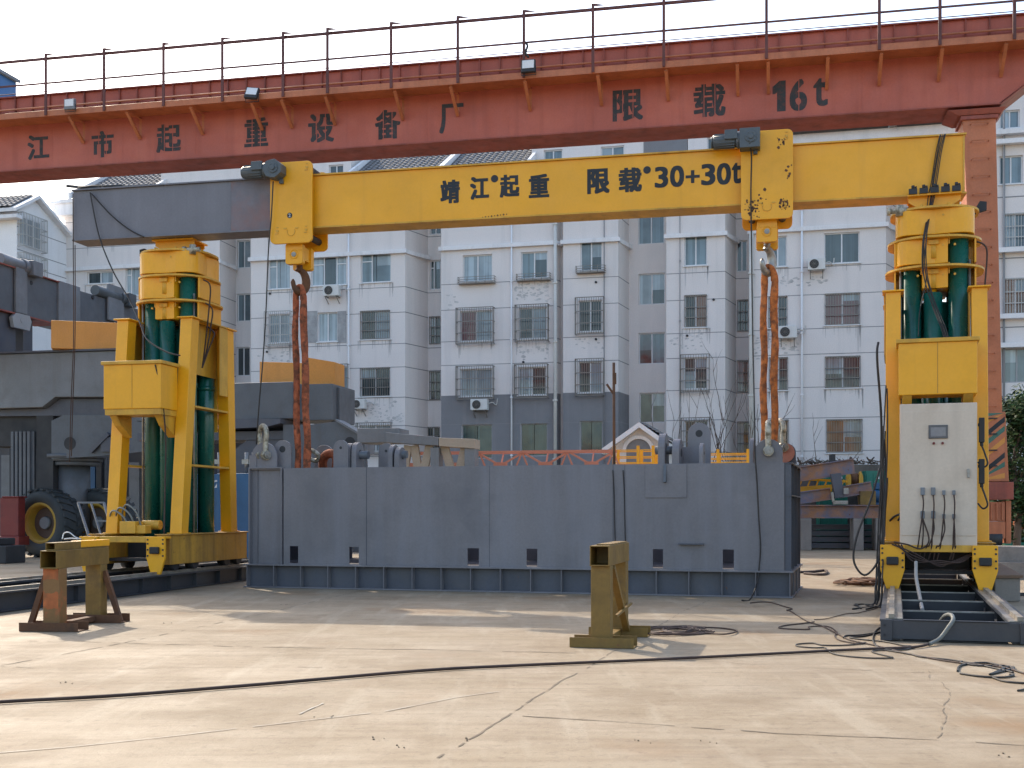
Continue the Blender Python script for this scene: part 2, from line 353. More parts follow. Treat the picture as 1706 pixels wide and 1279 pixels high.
def window(par, h, y, style, gl=0, frame=None, sill=True):
    """sliding window filling the opening h = (x0, z0, x1, z1)"""
    a, e, b, f = h; w = MB(); yy = y + .10; t = .055
    w.box(a, b, yy, yy + .06, e, e + t); w.box(a, b, yy, yy + .06, f - t, f); w.box(a, a + t, yy, yy + .06, e + t, f - t); w.box(b - t, b, yy, yy + .06, e + t, f - t)
    n = 2 if (b - a) < 1.9 else 3
    if 'casement' in style:
        k = a + (b - a) * .36; w.box(k - t / 2, k + t / 2, yy, yy + .06, e + t, f - t)
        zt = f - (f - e) * .26; w.box(a + t, k - t / 2, yy + .005, yy + .055, zt - .03, zt + .03)
        if 'wide' in style:
            k2 = b - (b - a) * .28; w.box(k2 - t / 2, k2 + t / 2, yy, yy + .06, e + t, f - t); w.box(k2 + t / 2, b - t, yy + .005, yy + .055, zt - .03, zt + .03)
    elif 'fixed' in style: pass
    else:
        for k in range(1, n): x = a + (b - a) * k / n; w.box(x - .03, x + .03, yy, yy + .06, e + t, f - t)
    if sill: w.box(a - .06, b + .06, y - .07, y + .1, e - .05, e - .002)
    wo = w.build('window', frame or m_frame, par)
    p = MB()
    cols = max(1, n)
    for k in range(cols):
        x0, x1 = a + (b - a) * k / cols + .01, a + (b - a) * (k + 1) / cols - .01
        pm = 0 if random.random() < .55 or gl == 3 else random.choice((0, 1, 2, 2))
        p.quad((x0, yy + .035, e + .03), (x1, yy + .035, e + .03), (x1, yy + .035 + (.012 if k % 2 else 0), f - .03), (x0, yy + .035 + (.012 if k % 2 else 0), f - .03), pm)
        if random.random() < .3 and gl != 3 and f - e > 1.2:   # a roller blind or shelf line behind the glass
            zz_ = e + (f - e) * random.uniform(.45, .8); p.quad((x0 + .02, yy + .032, zz_), (x1 - .02, yy + .032, zz_), (x1 - .02, yy + .032, f - .05), (x0 + .02, yy + .032, f - .05), 1 if random.random() < .6 else 0)
    p.build('pane', [m_glass[gl], m_glass[1], m_glass[2]], wo)
    if 'bars' in style:
        r = MB(); o = .09 if 'flat' in style else .34; x0, x1, z0, z1 = a - .12, b + .12, e - .16, f + .10; s_ = .011
        if 'flat' in style: x0, x1, z0, z1 = a + .02, b - .02, e + .02, f - .02; o = .04
        n = max(4, int((x1 - x0) / .115)); yb = y - o
        for k in range(n + 1): x = x0 + (x1 - x0) * k / n; r.box(x - s_, x + s_, yb - s_, yb + s_, z0, z1)
        for q in (0, .3, .62, 1): zz = z0 + (z1 - z0) * q; r.box(x0, x1, yb - .016, yb - .012 + .022, zz - .02, zz + .02)
        if 'flat' not in style:
            for x in (x0, x1):
                for q in (0, .3, .62, 1): zz = z0 + (z1 - z0) * q; r.box(x - .013, x + .013, yb + .012, y, zz - .016, zz + .016)
                for k in (1, 2): r.box(x - .01, x + .01, yb + o * k / 3, yb + o * k / 3 + .018, z0, z1)
            for k in (1, 2): r.box(x0, x1, yb + o * k / 3, yb + o * k / 3 + .02, z0 + .022, z0 + .035)
        r.build('window_grille', m_bars_pale if 'pale' in style else m_bars, wo)
    if 'rail' in style:
        r = MB(); x0, x1 = a - .18, b + .18; yb = y - .3
        for q in (.05, .16, .28): r.box(x0, x1, yb - .012, yb + .012, e - .12 + q, e - .12 + q + .022)
        for k in range(5): x = x0 + (x1 - x0) * k / 4; r.box(x - .012, x + .012, yb + .012, yb + .03, e - .14, e + .2)
        for x in (x0, x1):
            for q in (.05, .16, .28): r.box(x - .012, x + .012, yb + .03, y, e - .12 + q, e - .12 + q + .022)
        r.box(x0, x1, yb, y, e - .17, e - .141)
        r.build('planter_rail', m_bars, wo)
    return wo
def hole(fr, b, y): return (fr.x(b[0], y), fr.z((b[0] + b[2]) / 2, b[3], y), fr.x(b[2], y), fr.z((b[0] + b[2]) / 2, b[1], y))
# segments: front from px a to b, slanted side to px c at the recess depth, recess to px e
SEG = [
 dict(f=(108, 366), s=393, r=418, low=None,
   wf=[((145, 452, 188, 472), 'plain', 1), ((209, 445, 233, 492), 'casement', 1), ((145, 520, 188, 560), 'plain', 0), ((145, 345, 188, 392), 'plain', 0)],
   wr=[((395, 400, 417, 446), 'plain', 0), ((395, 489, 417, 535), 'plain', 0), ((394, 578, 416, 626), 'plain', 2)]),
 dict(f=(418, 675), s=713, r=735, low=None,
   wf=[((447, 430, 483, 481), 'casement', 1), ((518, 427, 577, 475), 'casement wide', 1), ((601, 422, 651, 470), 'casement', 0),
       ((448, 523, 483, 571), 'bars pale', 1), ((529, 520, 562, 569), 'plain', 1), ((600, 517, 650, 565), 'bars flat', 2),
       ((552, 611, 579, 663), 'bars', 2), ((600, 612, 650, 660), 'bars flat', 2), ((600, 708, 650, 752), 'bars', 2), ((448, 612, 483, 660), 'bars', 2),
       ((448, 340, 483, 392), 'plain', 0), ((601, 332, 651, 380), 'plain', 0)],
   wr=[((716, 433, 734, 482), 'casement', 2), ((715, 527, 734, 573), 'bars flat', 2), ((715, 618, 734, 666), 'bars flat', 2), ((710, 711, 733, 750), 'bars flat', 2), ((716, 345, 735, 390), 'plain', 2)]),
 dict(f=(735, 925), s=934, r=938, low=7.45, ry=.55,
   wf=[((771, 424, 820, 468), 'rail', 1), ((868, 419, 912, 463), 'rail', 0), ((766, 517, 820, 568), 'bars', 5), ((864, 512, 911, 564), 'bars', 2),
       ((766, 614, 820, 660), 'bars', 1), ((863, 611, 910, 658), 'bars', 2), ((769, 707, 820, 764), 'fixed', 3), ((867, 705, 912, 760), 'fixed', 3)], wr=[]),
 dict(f=(938, 1030), s=1048, r=1110, low=7.45,
   wf=[((967, 402, 1003, 450), 'rail', 0), ((964, 500, 1003, 552), 'bars', 4), ((964, 602, 1003, 654), 'bars', 0), ((966, 701, 1004, 756), 'fixed', 3)],
   wr=[((1063, 358, 1107, 406), 'plain', 0), ((1064, 455, 1108, 507), 'plain', 1), ((1064, 554, 1108, 606), 'plain', 0), ((1065, 654, 1108, 704), 'plain', 2)]),
 dict(f=(1110, 1208), s=1226, r=1249, low=None,
   wf=[((1140, 390, 1178, 442), 'plain', 0), ((1140, 491, 1178, 545), 'bars flat', 4), ((1139, 595, 1178, 648), 'bars', 2), ((1140, 700, 1179, 748), 'bars', 2)],
   wr=[((1227, 400, 1245, 452), 'plain', 2), ((1228, 499, 1247, 552), 'bars flat', 2), ((1228, 600, 1247, 653), 'bars flat', 2), ((1228, 702, 1248, 755), 'bars flat', 2)]),
 dict(f=(1249, 1476), s=1498, r=1530, low=None,
   wf=[((1280, 393, 1311, 444), 'plain', 0), ((1280, 493, 1312, 546), 'bars flat', 2), ((1281, 595, 1313, 650), 'bars flat', 2), ((1282, 699, 1314, 748), 'bars flat', 2),
       ((1373, 387, 1432, 438), 'plain', 1), ((1374, 488, 1433, 541), 'bars flat', 5), ((1374, 593, 1434, 646), 'bars flat', 2), ((1376, 698, 1437, 754), 'bars flat', 4)],
   wr=[((1503, 396, 1525, 446), 'plain', 1)]),
]
wm = MB(); led = MB(); jn = MB(); stn = MB()
prev = None
for sg in SEG:
    RY = sg.get('ry', 2.0); xa, xb = FB.x(sg['f'][0]), FB.x(sg['f'][1]); xc = FB.x(sg['s'], RY)
    low = sg['low']
    hs = [hole(FB, b, 0) for b, *_ in sg['wf']]
    wall_grid(wm, xa, xb, 0, EAVE, 0, hs, lower=low)
    for (b, st, gl), h in zip(sg['wf'], hs): window(bldg, h, 0, st, gl, m_frame_grey if st == 'fixed' else None, sill=st != 'fixed')
    # slanted side
    if low:
        wm.quad((xb, 0, 0), (xc, RY, 0), (xc, RY, low), (xb, 0, low), 1); wm.quad((xb, 0, low), (xc, RY, low), (xc, RY, EAVE), (xb, 0, EAVE))
    else: wm.quad((xb, 0, 0), (xc, RY, 0), (xc, RY, EAVE), (xb, 0, EAVE))
    nxt = SEG[SEG.index(sg) + 1]['f'][0] if sg is not SEG[-1] else 1560
    xd = FB.x(nxt)
    if sg is not SEG[-1]: wm.quad((xd, 0, 0), (xd, RY, 0), (xd, RY, EAVE), (xd, 0, EAVE), 0)
    hr = [hole(FB, b, RY) for b, *_ in sg['wr']]
    wall_grid(wm, xc, xd, 0, EAVE, RY, hr)
    for (b, st, gl), h in zip(sg['wr'], hr): window(bldg, h, RY, st, gl, sill=False)
    # grooves between the render panels, 4 mm proud so they stay clear of the wall
    for z in JZ:
        hz = [h for h in hs if h[1] < z < h[3]]
        cuts = sorted([(h[0], h[2]) for h in hz]); x = xa
        for c0, c1 in cuts + [(xb, xb)]:
            if c0 - x > .05: jn.box(x, c0, -.004, .0, z - .017, z + .017)
            x = c1
        jn.add([(xb, -.003, z - .022), (xc + .003, RY - .003, z - .022), (xc + .003, RY - .003, z + .022), (xb, -.003, z + .022)], [(0, 1, 2, 3)])
        if len(sg['wr']) < 4 or 'casement' in sg['wr'][0][1]: pass
        if sg['f'][0] in (418, 1110): 
            hz = [h for h in hr if h[1] < z < h[3]]
            if not hz: jn.box(xc, xd, RY - .004, RY, z - .02, z + .02)
    # ledge under the top storeys, turning the slanted corner
    zl = 14.9
    led.box(xa - .1, xb + .12, -.17, -.004, zl - .1, zl + .1)
    led.hexa([(xb, -.17, zl - .1), (xc + .2, RY - .2, zl - .1), (xc, RY - .004, zl - .1), (xb, -.004, zl - .1)], [(xb, -.17, zl + .1), (xc + .2, RY - .2, zl + .1), (xc, RY - .004, zl + .1), (xb, -.004, zl + .1)])
    led.box(xa - .1, xb + .35, -.45, -.004, EAVE - .12, EAVE + .18)
    for k, h in enumerate(hs):                      # dirty run-off under the sills
        if random.random() < .85 and h[1] > 5 and not (low and h[1] < low):
            zz = h[1] - .06; dz = random.uniform(.6, 1.25)
            for x in (h[0] - .02, h[2] + .02):
                n = random.randint(2, 4)
                for q in range(n):
                    xx = x + random.uniform(-.12, .12); ww = random.uniform(.015, .05); l = dz * random.uniform(.3, 1)
                    stn.add([(xx - ww, -.003, zz), (xx + ww, -.003, zz), (xx + ww * .3, -.003, zz - l), (xx - ww * .3, -.003, zz - l)], [(0, 1, 2, 3)])
            for q in range(9):
                xx = random.uniform(h[0], h[2]); ww = random.uniform(.01, .03); l = dz * random.uniform(.1, .5)
                stn.add([(xx - ww, -.003, zz), (xx + ww, -.003, zz), (xx + ww * .3, -.003, zz - l), (xx - ww * .3, -.003, zz - l)], [(0, 1, 2, 3)])
RY = 2.0; x0, x1 = FB.x(108), FB.x(1560)
wm.quad((x0, 0, 0), (x0, 12, 0), (x0, 12, EAVE), (x0, 0, EAVE)); wm.quad((x0, 12, 0), (x1, 12, 0), (x1, 12, EAVE), (x0, 12, EAVE)); wm.quad((x1, RY, 0), (x1, 12, 0), (x1, 12, EAVE), (x1, RY, EAVE))
wm.quad((x0, 0, EAVE), (x1, 0, EAVE), (x1, 12, EAVE), (x0, 12, EAVE))
wall = wm.build('wall', [m_wall, m_wall_grey], bldg)
jn.build('panel_groove', m_jointline, wall); stn.build('rain_stain', m_stain, wall); led.build('ledge', m_ledge, bldg)
def roof_slab(mb, x0, x1, y0, z0, y1, z1, pitch=.30, row=.36):
    """overlapping rows of half-round tiles on a slope"""
    L = math.hypot(y1 - y0, z1 - z0); nrow = int(L / row); ncol = max(2, int((x1 - x0) / pitch)); seg = 4
    dy, dz = (y1 - y0) / L, (z1 - z0) / L
    for r in range(nrow):
        vs = []
        for e in (0, 1):
            s = (r + e) * row + (0 if e == 0 else .05); lift = .05 if e == 0 else .01
            for c in range(ncol * seg + 1):
                ph = (c % seg) / seg; hgt = lift + .055 * math.sin(math.pi * ph) if c % seg else lift
                vs.append((x0 + (x1 - x0) * c / (ncol * seg), y0 + dy * s - dz * hgt, z0 + dz * s + dy * hgt))
        n = ncol * seg + 1
        mb.add(vs, [(c, c + 1, n + c + 1, n + c) for c in range(n - 1)])
    mb.quad((x0, y0, z0), (x1, y0, z0), (x1, y1, z1), (x0, y1, z1))
for a, b in ((130, 262), (590, 738), (746, 884), (1312, 1494), (1500, 1610)):
    EAVE = 19.2 if a > 1300 else 18.5
    r = MB(); xa, xb = FB.x(a, .2), FB.x(b, .2); roof_slab(r, xa, xb, -.35, EAVE + .2, 4.6, EAVE + 3.1)
    r.quad((xa, 4.6, EAVE + 3.1), (xb, 4.6, EAVE + 3.1), (xb, 9.6, EAVE + .2), (xa, 9.6, EAVE + .2))
    ro = r.build('tiled_roof', m_tile, bldg)
    e = MB()
    for x in (xa - .16, xb + .0):
        e.hexa([(x, -.5, EAVE + .15), (x + .16, -.5, EAVE + .15), (x + .16, 4.7, EAVE + 3.0), (x, 4.7, EAVE + 3.0)], [(x, -.5, EAVE + .5), (x + .16, -.5, EAVE + .5), (x + .16, 4.7, EAVE + 3.4), (x, 4.7, EAVE + 3.4)])
        e.add([(x, -.4, EAVE), (x, 9.6, EAVE), (x, 4.7, EAVE + 3.0)], [(0, 1, 2)])
    e.build('roof_verge', m_ledge, ro)
EAVE = 18.5
upw = MB(); upw.box(FB.x(1312), FB.x(1610), -.02, .3, 18.69, 19.38); upw.build('attic_wall', m_wall, bldg)
for a, b, wins, mm in ((268, 585, [((548, 274, 572, 290), 'plain', 2)], m_wall), (886, 1072, [((906, 249, 937, 272), 'plain', 0), ((1001, 243, 1040, 268), 'plain', 0)], m_wall),
                   (1072, 1145, [], m_wall_grey), (1146, 1310, [((1178, 228, 1203, 248), 'plain', 1)], m_wall)):
    q = MB(); yd = .9; xa, xb = FB.x(a, yd), FB.x(b, yd); hs = [hole(FB, w[0], yd) for w in wins]
    wall_grid(q, xa, xb, EAVE + .19, EAVE + 2.6, yd, hs)
    q.quad((xa, yd, EAVE + .19), (xa, 7, EAVE + .19), (xa, 7, EAVE + 2.6), (xa, yd, EAVE + 2.6)); q.quad((xb, yd, EAVE + .19), (xb, 7, EAVE + .19), (xb, 7, EAVE + 2.6), (xb, yd, EAVE + 2.6))
    q.box(xa - .2, xb + .2, yd - .4, 7.2, EAVE + 2.6, EAVE + 2.8)
    q.build('dormer_wall', mm, bldg)
    for (w_, st, gl), h in zip(wins, hs): window(bldg, h, yd, st, gl, sill=False)
# corner eave box at the left end
e = MB(); e.box(FB.x(98), FB.x(150), -.5, 3, FB.z(110, 362), FB.z(110, 343)); e.box(FB.x(95), FB.x(150), -.6, 3, FB.z(110, 342.8), FB.z(110, 338)); e.build('corner_eave', m_ledge, bldg)
def pipe(px, y, z0, z1, r, mt, name='drainpipe'):
    q = MB(); x = FB.x(px, y); q.cyl((x, y - r - .05, z0), (x, y - r - .05, z1), r, n=10)
    z = z0 + 1
    while z < z1: q.box(x - r * 1.3, x + r * 1.3, y - r * 2 - .07, y, z - .04, z + .04); z += 2.9
    q.build(name, mt, bldg)
m_pipe = mat('pale_pipe', (.55, .54, .50), .5, var=.08); m_pipe_w = mat('white_pipe', (.72, .73, .75), .4, var=.05)
pipe(582, 0, .5, EAVE, .05, m_pipe_w); pipe(853, 0, .5, EAVE, .045, m_pipe_w); pipe(926, 0, .3, EAVE, .085, m_pipe); pipe(1252, 0, .3, EAVE, .11, m_pipe); pipe(1336, 0, .3, EAVE, .055, m_pipe_w)
pipe(1007, 0, .5, EAVE, .025, m_jointline, 'cable_run'); pipe(1133, 0, 4, EAVE, .02, m_jointline, 'cable_run')
# rough patches of old filler on the walls, and the grey panel round one window
pt = MB(); pt.box(FB.x(512), FB.x(528.5), -.02, -.001, FB.z(520, 571), FB.z(520, 518)); pt.box(FB.x(562.5), FB.x(577), -.02, -.001, FB.z(570, 571), FB.z(570, 518))
pt.build('grey_infill_panel', mat('grey_infill', (.33, .33, .33), .85, var=.25, vs=3), bldg)
m_patch = mat('old_filler_patch', (.50, .485, .475), .9, var=.3, vs=4)
bl_ = MB()
def blot(px0, py0, px1, py1, n):
    x0, x1, z0, z1 = FB.x(px0), FB.x(px1), FB.z(px0, py1), FB.z(px0, py0)
    for k in range(n):
        x, z, r = random.uniform(x0, x1), random.gauss((z0 + z1) / 2, (z1 - z0) * .28), random.uniform(.02, .10); y = -.0032 - .00001 * k
        bl_.add([(x + r * random.uniform(.5, 1.8) * math.cos(a), y, z + r * random.uniform(.3, .9) * math.sin(a)) for a in [2 * math.pi * i / 7 for i in range(7)]], [tuple(range(7))])
for b in ((858, 472, 918, 502, 70), (858, 575, 915, 597, 40), (745, 480, 760, 520, 12), (1118, 555, 1170, 580, 34), (1255, 560, 1330, 592, 70), (1300, 462, 1330, 478, 22), (430, 585, 500, 604, 26), (600, 672, 660, 700, 40), (640, 690, 672, 705, 30), (955, 560, 1005, 585, 18), (1345, 455, 1380, 480, 14)):
    blot(*b)
bl_.build('filler_patch', m_patch, wall)
# vents and sleeves
for px, py in ((1189, 499), (1145, 559), (993, 470), (993, 565), (872, 603), (450, 489), (445, 586)):
    x, z = FB.x(px), FB.z(px, py); q = MB(); q.cyl((x, -.05, z), (x, .02, z), .06, n=10); q.build('wall_vent', m_dark, bldg)
def outdoor_unit(px0, py0, px1, py1, label, brackets=True):
    x0, x1 = FB.x(px0), FB.x(px1); z0, z1 = FB.z((px0 + px1) / 2, py1), FB.z((px0 + px1) / 2, py0)
    t = thing('outdoor_air_conditioner', label, 'air conditioner', None, FB.world(x0, -.5, z0), -FB.a, 'air conditioner units on the apartment wall')
    w, h = x1 - x0, z1 - z0
    q = MB(); q.box(0, w, 0, .36, 0, h); q.build('case', m_ac, t, .02)
    r = h * .40; cx = w * .36; f = MB(); f.cyl((cx, -.012, h / 2), (cx, .004, h / 2), r, n=24)
    fo = f.build('fan_opening', m_dark, t)
    f = MB()
    for k in (.35, .65, .95): f.tube([(cx + r * k * math.cos(a), -.022, h / 2 + r * k * math.sin(a)) for a in [2 * math.pi * i / 20 for i in range(20)]], .008, 4, closed=True)
    for k in range(6): a = math.pi * k / 6; f.bar((cx - r * math.cos(a), -.02, h / 2 - r * math.sin(a)), (cx + r * math.cos(a), -.02, h / 2 + r * math.sin(a)), .008)
    f.build('fan_guard', m_bars, fo)
    b = MB()
    for x in (w * .15, w * .85):
        b.bar((x, -.02, -.03), (x, .5, -.03), .04); b.bar((x, 0, -.05), (x, .48, -.35), .03)
    b.build('bracket', m_bars, t)
    p = MB(); p.tube(smooth_path([(w, .2, h * .6), (w + .2, .3, h * .7), (w + .35, .45, h * .5), (w + .4, .5, h * 1.1)]), .025); p.build('refrigerant_pipe', m_pipe, t)
outdoor_unit(544, 477, 570, 495, 'white air conditioner unit on the wall under the opened three-pane window')
outdoor_unit(592, 666, 613, 682, 'white air conditioner unit on the wall beside the white pipe, above the grey machinery')
outdoor_unit(788, 666, 816, 684, 'white air conditioner unit on the grey painted lower wall')
outdoor_unit(1346, 433, 1375, 452, 'white air conditioner unit beside the upper window of the right wing')
outdoor_unit(1297, 545, 1328, 565, 'white air conditioner unit just right of the right orange sling')

# ---------------------------------------------------------------- gabled house on the left
Y0 = 62.0; FG = Fr((28 - CX) / FPX * Y0, Y0, 14)
house = thing('gabled_house', 'bright white gabled house with grey tiled roof and barred corner windows', 'house', FG)
# the gable wall is the plane x = 0, seen running away to the right
def gp(px, py):
    y = FG.ydepth(px, 0); t = FG.t(px, y); return (y, CH - (py - HY) / FPX * t)
ridge = gp(57, 333); eav = gp(124, 408); he = eav[1]; y1 = eav[0]; y0g = 0.0
front_e = ridge[1] - (ridge[1] - he) * (ridge[0] - y0g) / (y1 - ridge[0])
front_e = gp(28, 352)[1]
q = MB()
bw = [(gp(27.9, 412), gp(70, 366)), (gp(28, 515), gp(69, 430))]
pts = [(0, 0), (y1, 0), (y1, he), ridge, (0, front_e)]
q.prism([(p[0], p[1]) for p in pts], -14, 0, 'x'); q.build('wall', m_gable_wall, house)
r = MB()
hv = Vector((0, ridge[0] + .1, ridge[1] + .15))
def slope(mb, a, b, th=.18, x0=-14, x1=.35):
    mb.hexa([(x0, a[0], a[1]), (x1, a[0], a[1]), (x1, b[0], b[1]), (x0, b[0], b[1])], [(x0, a[0], a[1] + th), (x1, a[0], a[1] + th), (x1, b[0], b[1] + th), (x0, b[0], b[1] + th)])
slope(r, (-.5, front_e - .1), (ridge[0], ridge[1] + .05)); slope(r, (y1 + .3, he - .25), (ridge[0], ridge[1] + .05))
r.build('roof_verge', m_ledge, house)
r = MB(); roof_slab(r, -14, .0, -.5, front_e + .12, ridge[0], ridge[1] + .27); r.build('tiled_roof', m_tile, house)
r = MB(); r.box(-3, .35, -.5, -.01, gp(28, 366)[1], gp(28, 360)[1]); r.build('cornice', m_ledge, house)
gl_ = MB()
for z in (gp(60, 388)[1], gp(60, 425)[1], gp(60, 448)[1], 9.2, 7.4): gl_.box(0, .004, .0, y1, z - .02, z + .02)
gl_.build('panel_groove', m_jointline, house)
for k, (py0, py1) in enumerate(((364, 412), (430, 478))):
    w = MB(); zt, zb = gp(48, py0)[1], gp(48, py1)[1]; ya, yb = .12, gp(66, 400)[0]
    w.box(.0, .05, ya, yb, zb, zt)
    wo = w.build('window', m_frame, house)
    p = MB()
    for n in range(3): p.box(.05, .058, ya + .08 + (yb - ya) * n / 3, ya + (yb - ya) * (n + 1) / 3 - .06, zb + .08, zt - .08)
    p.build('pane', m_glass[1], wo)
    r = MB(); ya -= .1; yb += .15; zb -= .1; zt += .1
    for n in range(17): y = ya + (yb - ya) * n / 16; r.box(.36, .385, y - .014, y + .014, zb, zt)
    for n in range(4): z = zb + (zt - zb) * n / 3; r.box(.355, .39, ya, yb, z - .02, z + .02)
    for y in (ya, yb):
        for n in range(4): z = zb + (zt - zb) * n / 3; r.box(0, .355, y - .015, y + .015, z - .02, z + .02)
        for n in range(1, 4): r.box(.09 * n, .09 * n + .02, y - .012, y + .012, zb, zt)
    r.build('window_grille', m_bars_pale, wo)

# ---------------------------------------------------------------- second block at the right edge
FR = Fr((1650 - CX) / FPX * 52, 52, 14)
blk = thing('corner_apartment_block', 'white apartment block with balconies seen behind the orange gantry column at the right edge', 'building', FR)
q = MB(); xa, xb = FR.x(1635), FR.x(1860)
wins = [((1666, 183, 1699, 213), 'plain', 0), ((1665, 259, 1704, 306), 'plain', 0), ((1671, 355, 1712, 412), 'bars flat pale', 0), ((1672, 463, 1712, 523), 'bars flat pale', 4), ((1669, 580, 1720, 637), 'dark', 0),
        ((1740, 183, 1790, 213), 'plain', 0), ((1740, 259, 1790, 306), 'plain', 0), ((1740, 355, 1790, 412), 'plain', 0), ((1740, 463, 1790, 523), 'plain', 0)]
hs = [hole(FR, w[0], 0) for w in wins]
H2 = FR.z(1690, 120)
wall_grid(q, xa, xb, 0, H2, 0, hs); q.quad((xa, 0, 0), (xa, 12, 0), (xa, 12, H2), (xa, 0, H2)); q.quad((xb, 0, 0), (xb, 12, 0), (xb, 12, H2), (xb, 0, H2)); q.quad((xa, 0, H2), (xb, 0, H2), (xb, 12, H2), (xa, 12, H2))
q.build('wall', m_wall, blk)
for (b, st, gl), h in zip(wins, hs): window(blk, h, 0, st, gl, m_frame_grey if st == 'dark' else None, sill=st != 'dark')
l = MB()
for py in (222, 238, 418, 528, 576): z = FR.z(1680, py); l.box(xa, xb, -.35, -.003, z - .1, z + .1)
l.build('balcony_slab', m_ledge, blk)
l = MB()
for py in (328, 430, 545, 660): z = FR.z(1680, py); l.box(xa, xb, -.004, 0, z - .025, z + .025)
l.build('panel_groove', m_jointline, blk)
p_ = MB(); x = FR.x(1672); p_.cyl((x, -.1, 0), (x, -.1, H2), .05, n=8); p_.build('drainpipe', m_jointline, blk)
# ---------------------------------------------------------------- lettering
def letters(name, chars, mt, parent, bold=.0, y=-.004, slant=0., squeeze=None):
    """flat painted characters; chars = (text, centre x, centre z, height, width or None); bold = stroke growth as a share of the height"""
    mb = MB()
    for txt, x, z, h, w in chars:
        cu = bpy.data.curves.new('glyph', 'FONT'); cu.body = txt; cu.size = 1; cu.resolution_u = 4
        ob = bpy.data.objects.new('glyph', cu); C.objects.link(ob)
        dg = bpy.context.evaluated_depsgraph_get(); me = bpy.data.meshes.new_from_object(ob.evaluated_get(dg))
        vs = [v.co.copy() for v in me.vertices]; fs = [tuple(p.vertices) for p in me.polygons]
        bpy.data.objects.remove(ob); bpy.data.curves.remove(cu)
        if not vs: continue
        if txt == '1': vs = [Vector(p) for p in ((.42, 0, 0), (.95, 0, 0), (.95, 1, 0), (.62, 1, 0), (.05, .80, 0), (.05, .60, 0), (.42, .70, 0))]; fs = [(0, 1, 2, 3, 6), (3, 4, 5, 6)]
        x0, x1 = min(v.x for v in vs), max(v.x for v in vs); y0, y1 = min(v.y for v in vs), max(v.y for v in vs)
        sc = h / (y1 - y0); sx = w / (x1 - x0) if w else sc
        B = bold * h; g_ = (h - 2 * B) / h; gx = ((w or h) - 2 * B) / (w or h)
        offs = [(a, b) for a in (-1, -.5, 0, .5, 1) for b in (-.7, 0, .7)] if bold else [(0, 0)]
        for k, (a, b) in enumerate(offs):          # strokes are thickened by layers 0.1 mm apart
            mb.add([(x + a * B + (v.x - (x0 + x1) / 2) * sx * gx, y - k * .0001, z + b * B + (v.y - (y0 + y1) / 2) * sc * g_) for v in vs], fs)
        bpy.data.meshes.remove(me)
    return mb.build(name, mt, parent)

# ---------------------------------------------------------------- red workshop gantry behind
YG = 29.0; FA = Fr((1632 - CX) / FPX * YG, YG, 12.3)
gan = thing('workshop_gantry_crane', 'rust red gantry crane girder with railed walkway spanning the whole yard overhead', 'gantry crane', FA)
WY = -.8                                        # front edge of the walkway
zb = FA.z(1148, 207.6); zw = sum(FA.z(a, b, WY) for a, b in ((0, 192), (600, 146), (1148, 101), (1690, 63))) / 4
zt = zw + .78
xl, xr = FA.x(-140), FA.x(1760); xcol0, xcol1 = FA.x(1604), FA.x(1662)
GD = 1.0
q = MB()
hx = FA.x(1664); hz = zb + .95
q.prism([(xl, zb), (hx, zb), (xr, hz), (xr, zt), (xl, zt)], 0, GD)
for k in range(1, 14):                          # butt welds of the web plates
    x = xl + (xr - xl) * k / 14; q.box(x - .012, x + .012, -.004, 0, zb, zw - .2)
girder = q.build('girder', m_red, gan, .01)
q = MB(); q.prism([(xl, zb - .03), (hx + .05, zb - .03), (xr, hz - .03), (xr, hz - .002), (hx + .05, zb - .002), (xl, zb - .002)], -.07, GD + .07)
q.build('bottom_flange', m_red_dark, gan)
q = MB(); q.box(xl, xr, -.08, GD + .1, zt, zt + .035)
x = xl
while x < xr:                                   # ribs along the upper side of the girder
    q.box(x, x + .03, -.06, -.002, zw + .16, zt - .005); x += .55
q.build('top_flange', m_red_dark, gan)
q = MB(); q.box(xl, xr, WY + .04, -.002, zw - .03, zw); q.box(xl, xr, WY, WY + .04, zw - .10, zw + .06)
q.build('walkway', m_orange, gan)
q = MB(); q.cyl((xl, -.14, zw + .40), (xr, -.14, zw + .42), .028, n=8); q.cyl((xl, -.12, zw + .30), (xr, -.12, zw + .30), .016, n=6); q.build('conduit', m_orange, gan)
for px in (130, 225, 330, 430, 480, 552, 666, 758, 880, 1000, 1112, 1229, 1280, 1378, 1466, 1566, 1671):
    x = FA.x(px, -.3); q = MB()
    q.add([(x - .035, -.002, zw - .10), (x + .035, -.002, zw - .10), (x + .035, WY + .06, zw - .10), (x - .035, WY + .06, zw - .10), (x - .035, -.002, zw - .62), (x + .035, -.002, zw - .62)],
          [(0, 1, 2, 3), (0, 4, 5, 1), (4, 3, 2, 5)])
    q.bar((x, -.03, zw - .66), (x, WY + .06, zw - .14), .08, .05); q.build('bracket', m_orange, gan)
m_post = mat('rusty_red_rail', (.105, .032, .026), .6, var=.25)
zr = sum(FA.z(a, b, WY) for a, b in ((0, 103), (546, 52), (1106, 3))) / 3; zm = FA.z(546, 97, WY)
for px in (-22, 77, 174, 273, 371, 472, 546, 652, 763, 873, 988, 1106, 1277, 1465, 1566, 1690):
    x = FA.x(px, WY); q = MB(); q.box(x - .035, x + .035, WY - .04, WY - .002, zw - .08, zr + .10); q.box(x - .035, x - .02, WY - .002, WY + .05, zw + .07, zr + .10)
    q.add([(x + .035, WY - .04, zr + .10), (x + .035, WY - .04, zr + .03), (x + .34, WY - .04, zr + .03), (x + .035, WY - .025, zr + .10), (x + .035, WY - .025, zr + .03), (x + .34, WY - .025, zr + .03)], [(0, 1, 2), (3, 5, 4), (0, 2, 5, 3)])
    q.build('railing_post', m_post, gan)
q = MB(); q.box(xl, xr, WY + .055, WY + .12, zr - .035, zr + .03); q.build('top_rail', m_post, gan)
